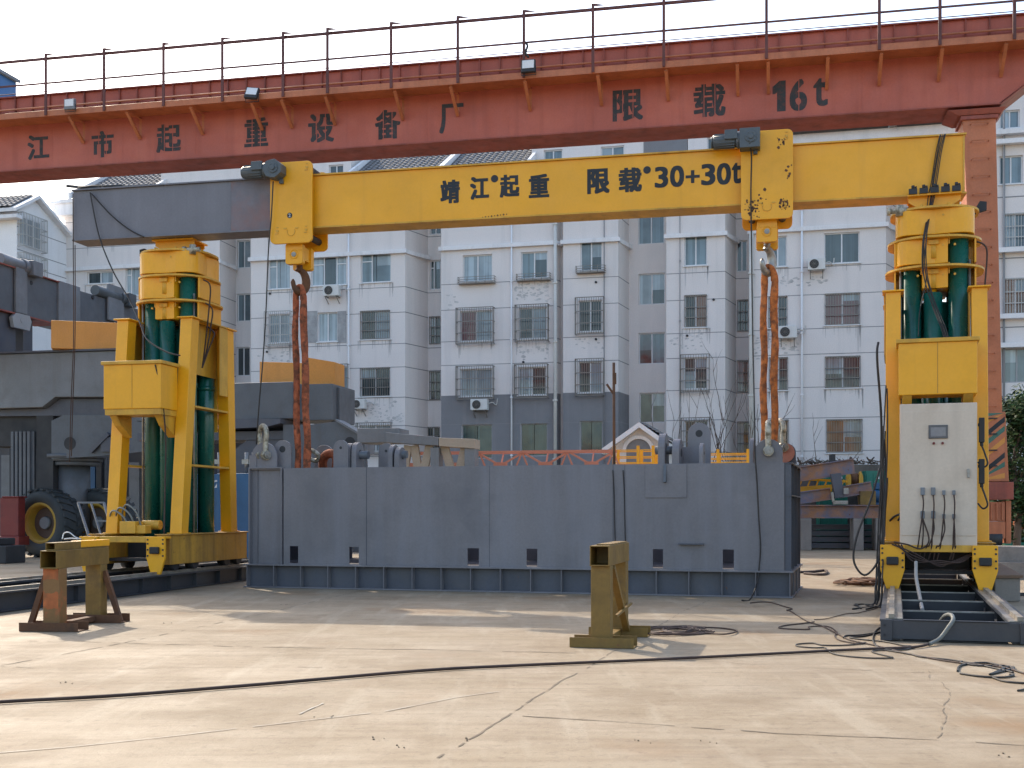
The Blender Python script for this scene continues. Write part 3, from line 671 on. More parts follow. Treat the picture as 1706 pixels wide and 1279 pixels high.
q = MB(); q.box(xl, xr, WY + .055, WY + .075, zm - .025, zm + .025); q.build('middle_rail', m_post, gan)
q = MB(); q.cyl((xl, WY + .07, zw + .62), (xr, WY + .07, zw + .60), .012, n=6); q.build('safety_wire', m_post, gan)
q = MB(); q.tube(smooth_path([(FA.x(873, WY), WY + .05, zm + .02), (FA.x(879, WY), WY - .02, zm - .12), (FA.x(876, WY), WY - .03, zm - .3), (FA.x(881, WY), WY - .02, zm - .42)]), .03, 5); q.build('rag', m_cable, gan)
def gp_(px, py): return FA.x(px), FA.z(px, py)
ch = []
for t_, px, py, hpx, wpx in (('江', 64, 245, 42, 40), ('市', 171, 240, 45, 40), ('起', 281, 230, 48, 44), ('重', 427, 220, 49, 42), ('设', 535, 213, 49, 45), ('备', 646, 207, 50, 44), ('厂', 752, 197, 50, 41),
                             ('限', 1046, 175, 53, 50), ('载', 1182, 167, 56, 52), ('1', 1298, 160, 52, 21), ('6', 1330, 158, 54, 28), ('t', 1367, 153, 48, 23)):
    x, z = gp_(px, py); k = FA.t(px) / FPX; ch.append((t_, x, z, hpx * k, wpx * k * 1.02))
letters('stencil_lettering', ch, m_ink_old, gan, .034)
# stencil bridges: narrow strips of the girder paint across the characters
q = MB()
for t_, x, z, h, w in ch:
    if t_ in '1t厂江': continue
    for dx in (-.17, .17) if w > .45 else (.03,):
        q.box(x + dx * w - .009, x + dx * w + .009, -.009, -.0065, z - h / 2, z + h / 2)
q.build('stencil_gap', m_red, gan)
# leg
def quadz(px0, px1, py, y0, y1):
    z = FA.z((px0 + px1) / 2, py); a, b = FA.x(px0), FA.x(px1); return [(a, y0, z), (b, y0, z), (b, y1, z), (a, y1, z)]
q = MB(); q.hexa(quadz(1629, 1671, 690, .08, .92), quadz(1604.5, 1660, 190, .08, .92)); col = q.build('leg', m_orange, gan, .012)
q = MB(); q.hexa(quadz(1596, 1668, 190, .0, 1.0), quadz(1578, 1676, 181.5, -.06, 1.06)); q.hexa(quadz(1601, 1664, 197, .02, .98), quadz(1601, 1664, 190.5, .02, .98)); q.build('head_plate', m_red_dark, gan, .008)
r = MB()
for k in range(17):
    py = 205 + k * 29.5; f = (py - 190) / 500; xa = FA.x(1617 + 17 * f); xb = FA.x(1646 + 14 * f); z = FA.z(1632, py); 
    r.tube([(xa, .075, z), (xa, -.06, z), (xb, -.06, z), (xb, .075, z)], .012, 5)
r.build('rung', m_orange, col)
q = MB(); q.hexa(quadz(1628, 1681, 802, .0, 1.0), quadz(1627, 1675, 686, .0, 1.0)); base = q.build('base_box', m_orange, gan, .01)
q = MB(); za, zb2 = FA.z(1650, 802), FA.z(1650, 686); xa, xb = FA.x(1628.5), FA.x(1674)
for k, (s, mi) in enumerate(((.0, 0), (.28, 1), (.50, 2), (.86, 0), (1.14, 1), (1.36, 2), (1.72, 0), (1.98, 1))):
    w = .13; a = za + s - .45
    pts = [(xa, a), (xb, a + (xb - xa) * .85), (xb, a + (xb - xa) * .85 + w), (xa, a + w)]
    pts = [(p[0], min(max(p[1], za + .03), zb2 - .03)) for p in pts]
    q.add([(p[0], -.004, p[1]) for p in pts], [(0, 1, 2, 3)], mi)
q.build('warning_stripe', [m_orange_box, m_green, m_ink], base)
r = MB()
for py in (697, 723, 750, 776): r.bar((FA.x(1634), -.05, FA.z(1650, py)), (FA.x(1661), -.05, FA.z(1650, py)), .03)
r.build('rung', m_ink, base)
q = MB(); x0, x1 = FA.x(1632), FA.x(1687); q.box(x0, x1, -.15, 1.15, FA.z(1650, 832), FA.z(1650, 803)); q.build('bogie_beam', m_red_dark, gan, .012)
q = MB(); x0, x1 = FA.x(1637), FA.x(1673); q.box(x0, x1, -.1, .25, FA.z(1650, 868), FA.z(1650, 836)); q.box(x0 - .05, x1, -.16, .3, FA.z(1650, 897), FA.z(1650, 868.5))
for k in range(4): x = x0 + (x1 - x0) * (k + .5) / 4; q.box(x - .02, x + .02, -.14, -.1, FA.z(1650, 866), FA.z(1650, 838))
q.box(FA.x(1675), FA.x(1684), -.05, .4, FA.z(1650, 905), FA.z(1650, 834)); q.build('bogie', m_orange, gan, .01)
q = MB(); zc = FA.z(1650, 897)
for y in (-.05, .75): q.cyl((FA.x(1640), y, zc), (FA.x(1668), y, zc), .16, n=20)
q.build('wheel', m_dark, gan)
q = MB(); q.box(FA.x(1634), xr + 3, -.25, 1.3, 0, FA.z(1650, 911)); q.box(FA.x(1640), xr + 3, -.6, -.26, 0, .4)
pl_ = q.build('runway_plinth', m_conc, gan)
# floodlights and the hoist cabin on the girder
def flood(px, py, w, tilt, label, body):
    x, z = FA.x(px, WY), FA.z(px, py, WY)
    t = thing('floodlight', label, 'floodlight', None, FA.world(x, WY - .12, z), -FA.a, 'floodlights fixed to the gantry walkway')
    q = MB(); q.box(-w / 2, w / 2, -.05, .05, -w * .45, w * .45); o = q.build('housing', body, t, .01); o.rotation_euler = (tilt, math.radians(8 if 'tilted' in label else 0), 0)
    q = MB(); q.box(-w * .42, w * .42, -.058, -.051, -w * .2, w * .38); l = q.build('lens', m_frame, t); l.rotation_euler = o.rotation_euler
    q = MB(); q.tube([(-w * .52, 0, 0), (-w * .52, .02, -w * .6), (w * .52, .02, -w * .6), (w * .52, 0, 0)], .012, 5); q.build('bracket', m_dark, t)
flood(121, 176, .32, 0, 'pale floodlight on the gantry walkway above the leftmost two characters', m_grey_light)
flood(423, 158, .36, -.35, 'small tilted floodlight on the gantry walkway, middle one of the three', m_dark)
flood(882, 113, .36, -.1, 'black framed floodlight on the gantry walkway below the hanging rag', m_dark)
cabn = thing('hoist_cabin', 'blue corrugated cabin with a grey lean-to roof on top of the gantry', 'cabin', FA)
q = MB(); xa, xb = FA.x(-120, 1.5), FA.x(27, 3.4); z0, z1 = zt + .04, FA.z(20, 96, 1.5); x = xa
while x < xb - .1: q.box(x, x + .11, 1.5, 1.53, z0, z1); x += .16
q.box(xa, xb, 1.532, 3.4, z0, z1); q.build('cladding', m_blue_clad, cabn)
q = MB(); q.hexa([(xa, 1.3, z1 + .5), (xb + .1, 1.3, z1 + .0), (xb + .1, 3.5, z1 + .0), (xa, 3.5, z1 + .5)], [(xa, 1.3, z1 + .6), (xb + .1, 1.3, z1 + .1), (xb + .1, 3.5, z1 + .1), (xa, 3.5, z1 + .6)])
q.build('roof', m_grey_light, cabn)

# ---------------------------------------------------------------- yellow and grey lifting beam
YB = 22.35; FBm = Fr((1607 - CX) / FPX * YB, YB, 12.3)
bm_t = thing('lifting_beam', 'long yellow box beam with black lettering and grey left end on two towers', 'lifting beam', FBm)
BZ0 = FBm.z(1607, 320); BZ1 = FBm.z(1607, 224.5); BW = .52; bl = FBm.x(122); bj = FBm.x(457); br = 0.
q = MB(); q.box(bj, br, 0, BW, BZ0, BZ1); yb_ = q.build('yellow_section', m_yellow, bm_t, .012); yb_['label'] = 'yellow painted right part of the beam'
q = MB(); q.box(bl, FBm.x(385), 0, BW, BZ0, BZ1); o = q.build('grey_section', m_grey_beam, bm_t, .012); o['label'] = 'blue grey left end of the beam'
q = MB(); q.box(FBm.x(385), bj - .002, .0, BW, BZ0, BZ1); o = q.build('primed_section', m_primer, bm_t); o['label'] = 'part of the grey end where red primer shows through'
q = MB(); q.box(bl - .02, bj, -.05, BW + .05, BZ1, BZ1 + .03); q.box(bl, bj, -.05, BW + .05, BZ0 - .03, BZ0 - .001); q.build('grey_flange', m_grey_beam, bm_t)
q = MB(); q.box(bj + .001, br + .03, -.05, BW + .05, BZ1, BZ1 + .03); q.box(bj + .001, br + .03, -.05, BW + .05, BZ0 - .03, BZ0 - .001); q.box(br - .03, br + .001, -.012, -.001, BZ0, BZ1); q.build('yellow_flange', m_yellow_worn, bm_t)
q = MB(); q.prism([(bl, BZ0 + .12), (bl + .02, BZ0 - .0), (bl + .01, BZ1)], -.002, BW)
ch = []
for t_, px, py, hpx, wpx in (('靖', 750, 319, 40, 33), ('江', 799, 313, 39, 32), ('起', 849, 309.5, 39, 33), ('重', 898, 309.5, 40, 34), ('限', 997, 301.5, 43, 37), ('载', 1050, 299.5, 42, 38),
                             ('3', 1102, 295, 36, 22), ('0', 1128, 293.5, 36.5, 23), ('+', 1154, 294, 22, 23), ('3', 1180, 290.5, 36.5, 23), ('0', 1206, 289.5, 37, 23), ('t', 1227, 288, 36, 15)):
    x, z = FBm.x(px), FBm.z(px, py); k = FBm.t(px) / FPX; ch.append((t_, x, z, hpx * k, wpx * k * 1.02))
letters('capacity_lettering', ch, m_ink, bm_t, .042)
q = MB()
for px, py in ((824, 297.5), (1078, 283)):
    x, z = FBm.x(px), FBm.z(px, py); q.cyl((x, -.006, z), (x, .001, z), .075, n=18)
q.build('plug_hole', m_dark, bm_t)
q = MB()
for k in range(9): q.cyl((FBm.x(804 + k * 5), -.006, FBm.z(822, 361 - k * .4)), (FBm.x(804 + k * 5), 0, FBm.z(822, 361 - k * .4)), .012 + .006 * (k % 2), n=6)
q.build('paint_chip', m_rust, bm_t)

def trolley(pxc, label, wide, rusty, sticker):
    x0, x1 = (FBm.x(p) for p in wide); xc = (x0 + x1) / 2; w = x1 - x0
    t = thing('beam_trolley', label, 'hoist trolley', None, FBm.world(xc, 0, 0), -FBm.a, 'hook trolleys clamped round the beam')
    m_pl = m_yellow
    zt_, zb_ = BZ1 + .27, BZ0 - .36
    q = MB(); q.prism(round_rect(-w / 2, w / 2, zb_, zt_, .11), -.20, -.14); q.build('side_plate', m_pl, t, .006)
    q = MB(); q.prism(round_rect(-w / 2, w / 2, zb_, zt_, .11), BW + .14, BW + .20); q.build('side_plate', m_pl, t, .006)
    q = MB()
    for x in (-w * .3, w * .3):
        q.cyl((x, -.135, BZ1 + .145), (x, BW + .135, BZ1 + .145), .105, n=20)
    q.build('roller', m_dark, t)
    q = MB(); 
    for x in (-w * .3, w * .3): q.cyl((x, -.135, BZ0 - .17), (x, BW + .135, BZ0 - .17), .07, n=16)
    q.build('tie_rod', m_dark, t)
    q = MB()                                   # keeper marks and pin heads on the front plate
    for x, z in ((0, zb_ + .24),):
        q.tube([(x + .085 * math.cos(a), -.206, z + .085 * math.sin(a)) for a in [math.radians(150 + 240 * i / 16) for i in range(17)]], .008, 5)
        q.box(x - .16, x - .09, -.214, -.201, z + .06, z + .085); q.box(x + .09, x + .16, -.214, -.201, z + .06, z + .085)
    for x, z in ((-w * .34, zb_ + .2), (w * .34, zb_ + .2), (w * .36, zt_ - .2)):
        for dz in (0, .07, .13): q.box(x - .03 + dz * .2, x + .04, -.212, -.201, z + dz, z + dz + .016)
        q.cyl((x + .02, -.215, z + .06), (x + .02, -.2, z + .06), .025, n=8)
    q.build('pin_keeper', m_yellow_worn, t)
    if rusty:
        q = MB()
        for cx, cz, n in ((-.3, zb_ + .22, 26), (.30, zb_ + .25, 24), (.26, zt_ - .26, 14), (.41, zt_ - .85, 6), (-.12, zb_ + .40, 7), (-.17, zb_ + .14, 8)):
            for k in range(n):
                x, z = cx + random.gauss(0, .06), cz + random.gauss(0, .08)
                if abs(x) > w / 2 - .02: continue
                r = random.uniform(.008, .034); a0 = random.random() * 6
                q.add([(x + r * random.uniform(.5, 1.2) * math.cos(a0 + i), -.2025, z + r * random.uniform(.5, 1.3) * math.sin(a0 + i)) for i in range(6)], [tuple(range(6))])
        q.build('paint_chip', m_rust, t)
    # hanger below the beam
    hz1, hz0 = zb_ + .03, zb_ - .40; hw = .19
    q = MB(); q.prism(round_rect(-hw, hw, hz0, hz1, .05), -.05, .10); q.prism(round_rect(-hw - .02, hw + .02, hz0 - .05, hz1, .05), BW - .12, BW + .03)
    q.box(-hw + .02, hw - .02, .101, BW - .121, hz0 + .1, hz1 - .05)
    q.tube([(.09 * math.cos(a), -.055, hz0 + .2 + .09 * math.sin(a)) for a in [2 * math.pi * i / 18 for i in range(18)]], .012, 5, closed=True)
    q.box(-.17, -.10, -.062, -.051, hz0 + .27, hz0 + .30); q.box(.10, .17, -.062, -.051, hz0 + .27, hz0 + .30)
    q.box(-.36, .36, -.13, BW + .13, zb_ + .04, zb_ + .075) if False else None
    q.build('hanger', m_pl, t, .006)
    q = MB(); q.cyl((0, -.07, hz0 + .2), (0, BW + .05, hz0 + .2), .05, n=16); q.build('pin', m_steel, t)
    # hook: shank and a C of changing thickness, turned half away
    q = MB(); hy = BW / 2; q.cyl((0, hy, hz0 + .1), (0, hy, hz0 - .1), .07, .06, n=14)
    pts, rr = [], []
    for i in range(20):
        a = math.radians(110 - 300 * i / 19); R = .17 + .01 * math.sin(a)
        pts.append((R * math.cos(a) * .55, hy + R * math.cos(a) * .8, hz0 - .32 + R * 1.35 * math.sin(a))); rr.append(.05 + .045 * math.sin(math.pi * min(1, i / 17)) if i < 19 else .02)
    q.tube([(0, hy, hz0 - .02)] + pts, .05, 10, rr=[.06] + rr); q.build('hook', m_rust if not rusty else m_steel, t)
    # motor and gearbox at the upper left
    mz = zt_ - .19
    q = MB(); q.cyl((-w / 2 - .52, -.32, mz - .02), (-w / 2 - .08, -.32, mz + .0), .135, n=20); q.cyl((-w / 2 - .56, -.32, mz - .02), (-w / 2 - .52, -.32, mz - .02), .11, n=20)
    for k in range(16): a = 2 * math.pi * k / 16; q.box(-w / 2 - .50, -w / 2 - .12, -.32 + .13 * math.cos(a) - .006, -.32 + .13 * math.cos(a) + .006, mz - .01 + .13 * math.sin(a) - .012, mz - .01 + .13 * math.sin(a) + .012)
    mo = q.build('motor', m_motor, t)
    q = MB(); q.box(-w / 2 - .30, -w / 2 - .06, -.50, -.44, mz - .02, mz + .16); q.build('terminal_box', m_motor, mo, .01)
    gx = -w / 2 + .17
    q = MB()
    if rusty: q.box(gx - .19, gx + .19, -.50, -.21, mz - .20, mz + .17)
    else: q.prism([(gx + .2 * math.cos(a) * (1.08 if k % 2 else .98), mz - .01 + .2 * math.sin(a) * (1.0 if k % 2 else .94)) for k, a in enumerate([2 * math.pi * i / 14 for i in range(14)])], -.50, -.21)
    q.cyl((gx - .24, -.32, mz), (gx - .15, -.32, mz), .16, n=18); q.cyl((gx + .02, -.52, mz + .0), (gx + .02, -.50, mz), .11, n=18); q.cyl((gx + .02, -.545, mz + .0), (gx + .02, -.52, mz), .05, n=14)
    for a in range(6): q.cyl((gx + .02 + .085 * math.cos(a * 1.05), -.53, mz + .085 * math.sin(a * 1.05)), (gx + .02 + .085 * math.cos(a * 1.05), -.51, mz + .085 * math.sin(a * 1.05)), .015, n=6)
    q.box(gx + .06, gx + .14, -.28, -.205, mz - .27, mz - .17)
    q.build('gearbox', m_motor, t, .02)
    q = MB(); q.cyl((w * .3, BW + .205, BZ1 + .1), (w * .3 + .30, BW + .205, BZ1 + .08), .14, n=18) if False else q.cyl((w * .28, BW + .25, BZ1 + .12), (w / 2 + .22, BW + .25, BZ1 + .12), .14, n=18); q.build('idler_cover', m_dark, t)
    if sticker:
        q = MB(); q.cyl((-.03, -.204, zb_ + .58), (-.03, -.2, zb_ + .58), .058, n=18); st = q.build('number_sticker', m_ink, t)
        letters('sticker_number', [('2', -.03, zb_ + .58, .075, .05)], m_white, st, .02, y=-.207)
    return t, xc, hz0
tA, xA, hzA = trolley(0, 'yellow hook trolley with number sticker, on the seam between grey and yellow beam', (456.5, 526), False, True)
tB, xB, hzB = trolley(0, 'yellow hook trolley with chipped rusty paint, right of the beam lettering', (1235, 1321), True, False)

# ---------------------------------------------------------------- round slings hanging on the hooks
def sling(label, xc, ztop, legs, mt, zend, gap):
    t = thing('round_sling', label, 'sling', None, FBm.world(xc, BW / 2, 0), -FBm.a, 'orange round slings on the hooks')
    for k, (dx0, dx1, r) in enumerate(legs):
        pts, rr = [], []
        n = 90
        for i in range(n):
            f = i / (n - 1); z = ztop - f * (ztop - zend)
            x = dx0 + (dx1 - dx0) * f + .012 * math.sin(f * 17 + k) ; y = (-.02 if k else .03) + .012 * math.sin(f * 23 + 2 * k)
            if f < .06: x *= (.25 + .75 * (f / .06) ** .5)
            pts.append((x, y, z)); rr.append(r * (1 + .09 * math.sin(f * 31 + 3 * k) * math.sin(f * 13) + random.uniform(-.03, .03)) * (.8 + .2 * min(1, f / .08)))
        q = MB(); q.tube(pts, r, 12, rr=rr); q.build('leg', mt, t)
    q = MB()
    top = [(legs[0][0] * .9, .03, ztop - .28), (legs[0][0] * .75, .02, ztop - .08), (0, 0, ztop + .0), (legs[1][0] * .75, -.01, ztop - .08), (legs[1][0] * .9, -.02, ztop - .28)]
    q.tube(smooth_path(top, 6), legs[0][2] * .85, 10); q.build('bight', mt, t)
zA = FBm.z(500, 778, BW / 2) - .3; zB = FBm.z(1280, 735, BW / 2) - .3
kA = FBm.t(500, BW / 2) / FPX; kB = FBm.t(1281, BW / 2) / FPX
pA = FBm.x(498, BW / 2); pB = FBm.x(1280.5, BW / 2)
sling('dirty orange sling hanging from the left trolley hook to the steel box', xA, hzA - .42, (((490 - 498) * kA + pA - xA, (498.5 - 498) * kA + pA - xA - .04, .070), ((506 - 498) * kA + pA - xA, (511 - 498) * kA + pA - xA + .045, .078)), m_sling_dark, zA, .1)
sling('bright orange sling hanging from the right trolley hook to the steel box', xB, hzB - .42, (((1274.5 - 1280.5) * kB + pB - xB - .02, (1273.5 - 1280.5) * kB + pB - xB - .01, .068), ((1288.5 - 1280.5) * kB + pB - xB + .02, (1288 - 1280.5) * kB + pB - xB + .02, .072)), m_sling, zB, .1)
# ---------------------------------------------------------------- hydraulic lifting towers
def tower(name, label, X, Y, deg, zr, cabinet, ztop):
    F = Fr(X, Y, deg); t = thing('lifting_tower', label, 'lifting tower', F, group='hydraulic lifting towers carrying the beam')
    dz = zr - .33; B0, B1 = zr + .13, zr + .72                 # side beams of the base
    for sx in (-1, 1):
        q = MB(); x = .74 * sx; q.box(x - .15, x + .15, -2.1, 1.5, B0, B1); q.box(x - .19, x + .19, -2.12, 1.52, B1, B1 + .025)
        q.build('base_beam', m_yellow_base, t, .012)
        q = MB()
        for y in (-1.75, -.9, .6, 1.2): q.cyl((x - .09, y, zr + .15), (x + .09, y, zr + .15), .15, n=20)
        q.build('wheel', m_dark, t)
        # bumper plate with a pointed foot
        q = MB(); q.prism([(x - .10, zr - .05), (x + .10, zr - .05), (x + .2, zr + .28), (x + .2, zr + .70), (x - .2, zr + .70), (x - .2, zr + .28)], -2.42, -2.36)
        q.box(x - .19, x + .19, -2.36, -2.125, zr + .66, zr + .70)
        bp = q.build('bumper_plate', m_yellow, t, .006)
        q = MB(); q.box(x - .10, x + .10, -2.50, -2.425, zr + .36, zr + .50); q.build('buffer', m_black, bp, .02)
        q = MB()
        for zz in (.32, .44, .56, .64):
            for xx in (-.165, .165): q.cyl((x + xx, -2.435, zr + zz), (x + xx, -2.42, zr + zz), .018, n=8)
        q.build('bolt', m_dark, bp)
    q = MB(); q.box(-.58, .58, -2.36, -2.12, zr + .58, zr + .70); q.box(-.585, .585, 1.3, 1.5, B0 + .1, B1 - .02); q.build('cross_beam', m_yellow_worn, t, .01)
    q = MB(); q.box(-.58, .58, -1.9, 1.3, B0 + .06, B0 + .12); q.box(-.56, .56, -1.2, 1.2, B0 + .121, B1 - .1); q.build('base_deck', m_dark, t)
    LT = 5.58 + dz
    for sx in (-1, 1):
        x = .73 * sx
        for sy in (-1, 1):
            q = MB(); a = (x - .13, x + .13); yb0, yt0 = (-1.58, -1.12) if sy < 0 else (.75, .52); wb, wt = .30, .34
            q.hexa([(a[0], yb0, B1 + .025), (a[1], yb0, B1 + .025), (a[1], yb0 + wb, B1 + .025), (a[0], yb0 + wb, B1 + .025)],
                   [(a[0], yt0, LT), (a[1], yt0, LT), (a[1], yt0 + wt, LT), (a[0], yt0 + wt, LT)])
            q.box(a[0] - .06, a[1] + .06, yt0 - .06, yt0 + wt + .06, LT, LT + .03); q.box(a[0] - .04, a[1] + .04, yb0 - .05, yb0 + wb + .05, B1 + .0251, B1 + .045)
            q.build('leg', m_yellow, t, .01)
        q = MB(); q.box(x - .17, x + .17, -.78, .52, LT + .002, LT + .03); q.box(x - .16, x - .14, -.80, .55, LT - 1.1, LT); q.box(x + .12, x + .14, .15, .54, LT - 1.5, LT - .001)
        q.box(x - .12, x + .12, -.95, .6, LT - 1.86, LT - 1.82); q.box(x - .12, x + .12, -1.1, .65, LT - 3.1, LT - 3.06); q.build('side_web', m_yellow_worn, t)
    # jack cylinders
    for sx, sy, top in ((-1, -1, 6.24), (1, -1, 6.80), (-1, 1, 6.80), (1, 1, 6.24)):
        q = MB(); q.cyl((.41 * sx, .41 * sy, B1 - .2), (.41 * sx, .41 * sy, top + dz), .18, n=22); q.cyl((.41 * sx, .41 * sy, 4.2 + dz), (.41 * sx, .41 * sy, 4.3 + dz), .195, n=22)
        q.build('jack_cylinder', m_green, t)
    for sy in (-1, 1):
        q = MB(); q.cyl((-.03, .50 * sy, B1 - .2), (-.03, .50 * sy, 5.62 + dz), .165, n=20); o = q.build('jack_cylinder', m_green, t)
        q = MB(); q.cyl((-.03, .50 * sy, 5.621 + dz), (-.03, .50 * sy, 6.15 + dz), .065, n=14); q.cyl((-.03, .50 * sy, 5.98 + dz), (-.03, .50 * sy, 6.15 + dz), .09, n=14); q.build('piston_rod', m_yellow, o)
    q = MB(); q.cyl((0, 0, B1 - .2), (0, 0, 5.5 + dz), .30, n=24); q.build('center_mast', m_green, t)
    q = MB(); q.box(-.59, .59, .60, .63, 3.3 + dz, LT - .05); q.build('rear_panel', m_yellow_worn, t)
    for x in (-.60, .60):
        q = MB(); q.cyl((x, -.52, B1), (x, -.52, 6.2 + dz), .022, n=8); q.build('guide_rod', m_steel, t)
    # stacked crown: three lobed housings with open bays round the jacks
    def plan(bays, s=.69):
        out = []
        for k in range(4):
            a = math.radians(-45 + 90 * k); cx, cy = math.cos(a), math.sin(a); 
            key = ((1 if cx > 0 else -1), (1 if cy > 0 else -1))
            if key in bays:
                i = .19; c = [(.22, -s), (.235, -.30), (.30, -.235), (s, -.22)]
            else:
                c = [(.26, -s - .0)] + [(.42 + (s - .42) * math.cos(math.radians(-90 + 90 * j / 6)), -.42 + (s - .42) * math.sin(math.radians(-90 + 90 * j / 6))) for j in range(7)] + [(s, -.26)]
            for x, y in c:
                r = math.radians(90 * k); out.append((x * math.cos(r) - y * math.sin(r), x * math.sin(r) + y * math.cos(r)))
            r = math.radians(90 * k + 45)
            m = (s - .05, 0.0); r2 = math.radians(90 * k); out.append((m[0] * math.cos(r2) - m[1] * math.sin(r2), m[0] * math.sin(r2) + m[1] * math.cos(r2)))
        return out
    T3 = ztop; levels = ((T3 - .46, T3, set()), (T3 - 1.0, T3 - .55, {(1, -1), (-1, 1)}), (T3 - 1.55, T3 - 1.09, {(1, -1), (-1, -1), (1, 1), (-1, 1)}))
    for k, (z0, z1, bays) in enumerate(levels):
        q = MB(); q.prism(plan(bays), z0, z1, 'z'); 
        if k == 2:
            q = MB(); pl = plan(bays); q.prism([p for p in pl], z0 + .1, z1, 'z')
        h = q.build('crown_housing', m_yellow, t, .01)
        q = MB(); s_ = .78 + .045 * k; q.prism([(s_ * math.cos(a) * (1.0 + .07 * abs(math.sin(2 * a))), s_ * math.sin(a) * (1.0 + .07 * abs(math.sin(2 * a)))) for a in [2 * math.pi * i / 40 for i in range(40)]], z1 + .002, z1 + .04, 'z')
        q.build('crown_flange', m_yellow_worn, h)
        q = MB()
        for a in (20, 70, 110, 160, 200, 250, 290, 340):
            c, s = math.cos(math.radians(a)), math.sin(math.radians(a)); q.bar((.62 * c, .62 * s, z1), (.71 * c, .71 * s, z1 - .001), .02, .2)
        for x, y in ((-.3, -.665), (.14, -.665), (.34, -.665)): q.cyl((x, y + .02, z1 - .12), (x, y - .015, z1 - .12), .022, n=8)
        q.build('crown_rib', m_yellow_worn, h)
        if bays:
            q = MB(); w_ = .47 + .03 * k
            for x in (-.70, .70): q.box(x - .015, x + .015, -w_, w_, z0 + .02, z1 + .001)
            q.build('side_shield', m_yellow, h)
            q = MB(); q.cyl((-.03, -.60, z0 + .1), (-.03, -.60, z1 - .02), .07, n=14); q.box(-.12, .06, -.70, -.52, z1 - .1, z1 - .02); q.build('lug_pin', m_yellow_worn, h)
    # saddle under the beam
    zsd = BZ0 - .035
    q = MB(); 
    for y in (-.24, .22): q.prism([(-.24, T3 + .03), (.24, T3 + .03), (.20, T3 + .08), (.46, zsd - .12), (.46, zsd), (-.46, zsd), (-.46, zsd - .12), (-.20, T3 + .08)], y, y + .03)
    q.box(-.48, .48, -.36, .36, zsd - .03, zsd); q.cyl((0, -.26, T3 + .12), (0, .27, T3 + .12), .06, n=14); q.build('saddle', m_yellow, t)
    q = MB()
    for k in range(5): 
        x = -.38 + .19 * k; q.box(x - .075, x + .075, -.40, -.33, zsd + .0, zsd + .10); q.cyl((x, -.37, zsd + .10), (x, -.37, zsd + .16), .03, n=6); q.cyl((x + .05, -.37, zsd + .10), (x + .05, -.37, zsd + .14), .02, n=6)
    q.build('clamp', m_dark, t)
    q = MB(); sx = -1 if cabinet else 1; q.cyl((.62 * sx, -.62, T3 - .08), (.62 * sx, -.62, T3 + .12), .07, n=14); q.cyl((.62 * sx - .16, -.62, T3 + .02), (.62 * sx + .16, -.62, T3 + .02), .05, n=12); q.cyl((.62 * sx - .22, -.62, T3 + .02), (.62 * sx - .16, -.62, T3 + .02), .075, n=12)
    q.build('hydraulic_valve', m_shackle, t)
    q = MB(); sx = 1 if cabinet else -1; q.prism([(.66 * sx, T3 - .02), (.80 * sx, T3 + .22), (.92 * sx, T3 + .20), (.92 * sx, T3 + .05), (.80 * sx, T3 + .02)], -.10, .0); q.build('stop_bracket', m_dark, t)
    # oil tank box on the front
    z0, z1 = 3.62 + dz, 4.52 + dz
    q = MB(); q.box(-.64, .64, -2.02, -1.32, z0, z1); tank = q.build('oil_tank', m_yellow, t, .012)
    q = MB(); q.box(-.68, .68, -2.06, -1.28, z1, z1 + .07); q.build('tank_lid', m_yellow_worn, tank, .01)
    q = MB(); q.box(-.004, .004, -2.025, -2.02, z0 + .02, z1); q.build('seam', m_yellow_base, tank)
    q = MB()
    for x in (-.5, .5): q.hexa([(x - .08, -1.7, z0 - .32), (x + .08, -1.7, z0 - .32), (x + .08, -1.3, z0 - .55), (x - .08, -1.3, z0 - .55)], [(x - .08, -2.0, z0 - .002), (x + .08, -2.0, z0 - .002), (x + .08, -1.3, z0 - .002), (x - .08, -1.3, z0 - .002)])
    if not cabinet: q.box(-.62, .62, -2.0, -1.32, z0 - .12, z0 - .005)
    q.build('tank_bracket', m_yellow_worn, tank)
    # hydraulic hoses
    q = MB()
    for k in range(3):
        x = -.2 + .14 * k
        q.tube(smooth_path([(x, -1.75, B1 + .05), (x - .1, -1.8, B1 + .35 + .05 * k), (x - .4, -1.7, B1 + .5 + .06 * k), (x - .6, -1.5, B1 + .35), (x - .55, -1.3, B1 + .04)], 8), .02, 6)
    q.build('hydraulic_hose', m_cable_gr if not cabinet else m_cable, t)
    q = MB(); q.box(-.35, .0, -1.9, -1.55, B1 + .03, B1 + .28); q.box(-.05, .2, -1.85, -1.6, B1 + .03, B1 + .2); q.cyl((-.1, -1.4, B1 + .2), (.3, -1.4, B1 + .2), .1, n=14); q.build('valve_block', m_yellow_worn, t, .01)
    q = MB(); s2 = -1 if cabinet else 1
    s2 = 1
    for k, (dx, h0) in enumerate(((.0, 5.9), (.05, 5.4), (.09, 5.6)) if not cabinet else ((-.06, 5.9),)):
        q.tube(smooth_path([(s2 * (.78 + dx), -.45, T3 - .6 - .5 * k), (s2 * (.95 + dx), -.47, T3 - .75 - .5 * k), (s2 * (.93 + dx), -.5, T3 - 1.3 - .3 * k), (s2 * (.86 + dx), -.55, LT - .6), (s2 * .88, -.7, LT - 1.0)], 8), .016, 6)
    q.build('crown_hose', m_cable_br, t)
    q = MB(); q.cyl((.55 * s2, -1.0, LT - .8), (.6 * s2, -1.25, B1 + .1), .02, n=6) if not cabinet else q.tube(smooth_path([(-.98, -1.7, 4.6), (-1.0, -1.75, 4.3), (-.93, -1.6, 3.2), (-.94, -1.55, 2.0), (-.9, -1.6, 1.1)], 8), .022, 6); q.build('feed_hose', m_cable, t)
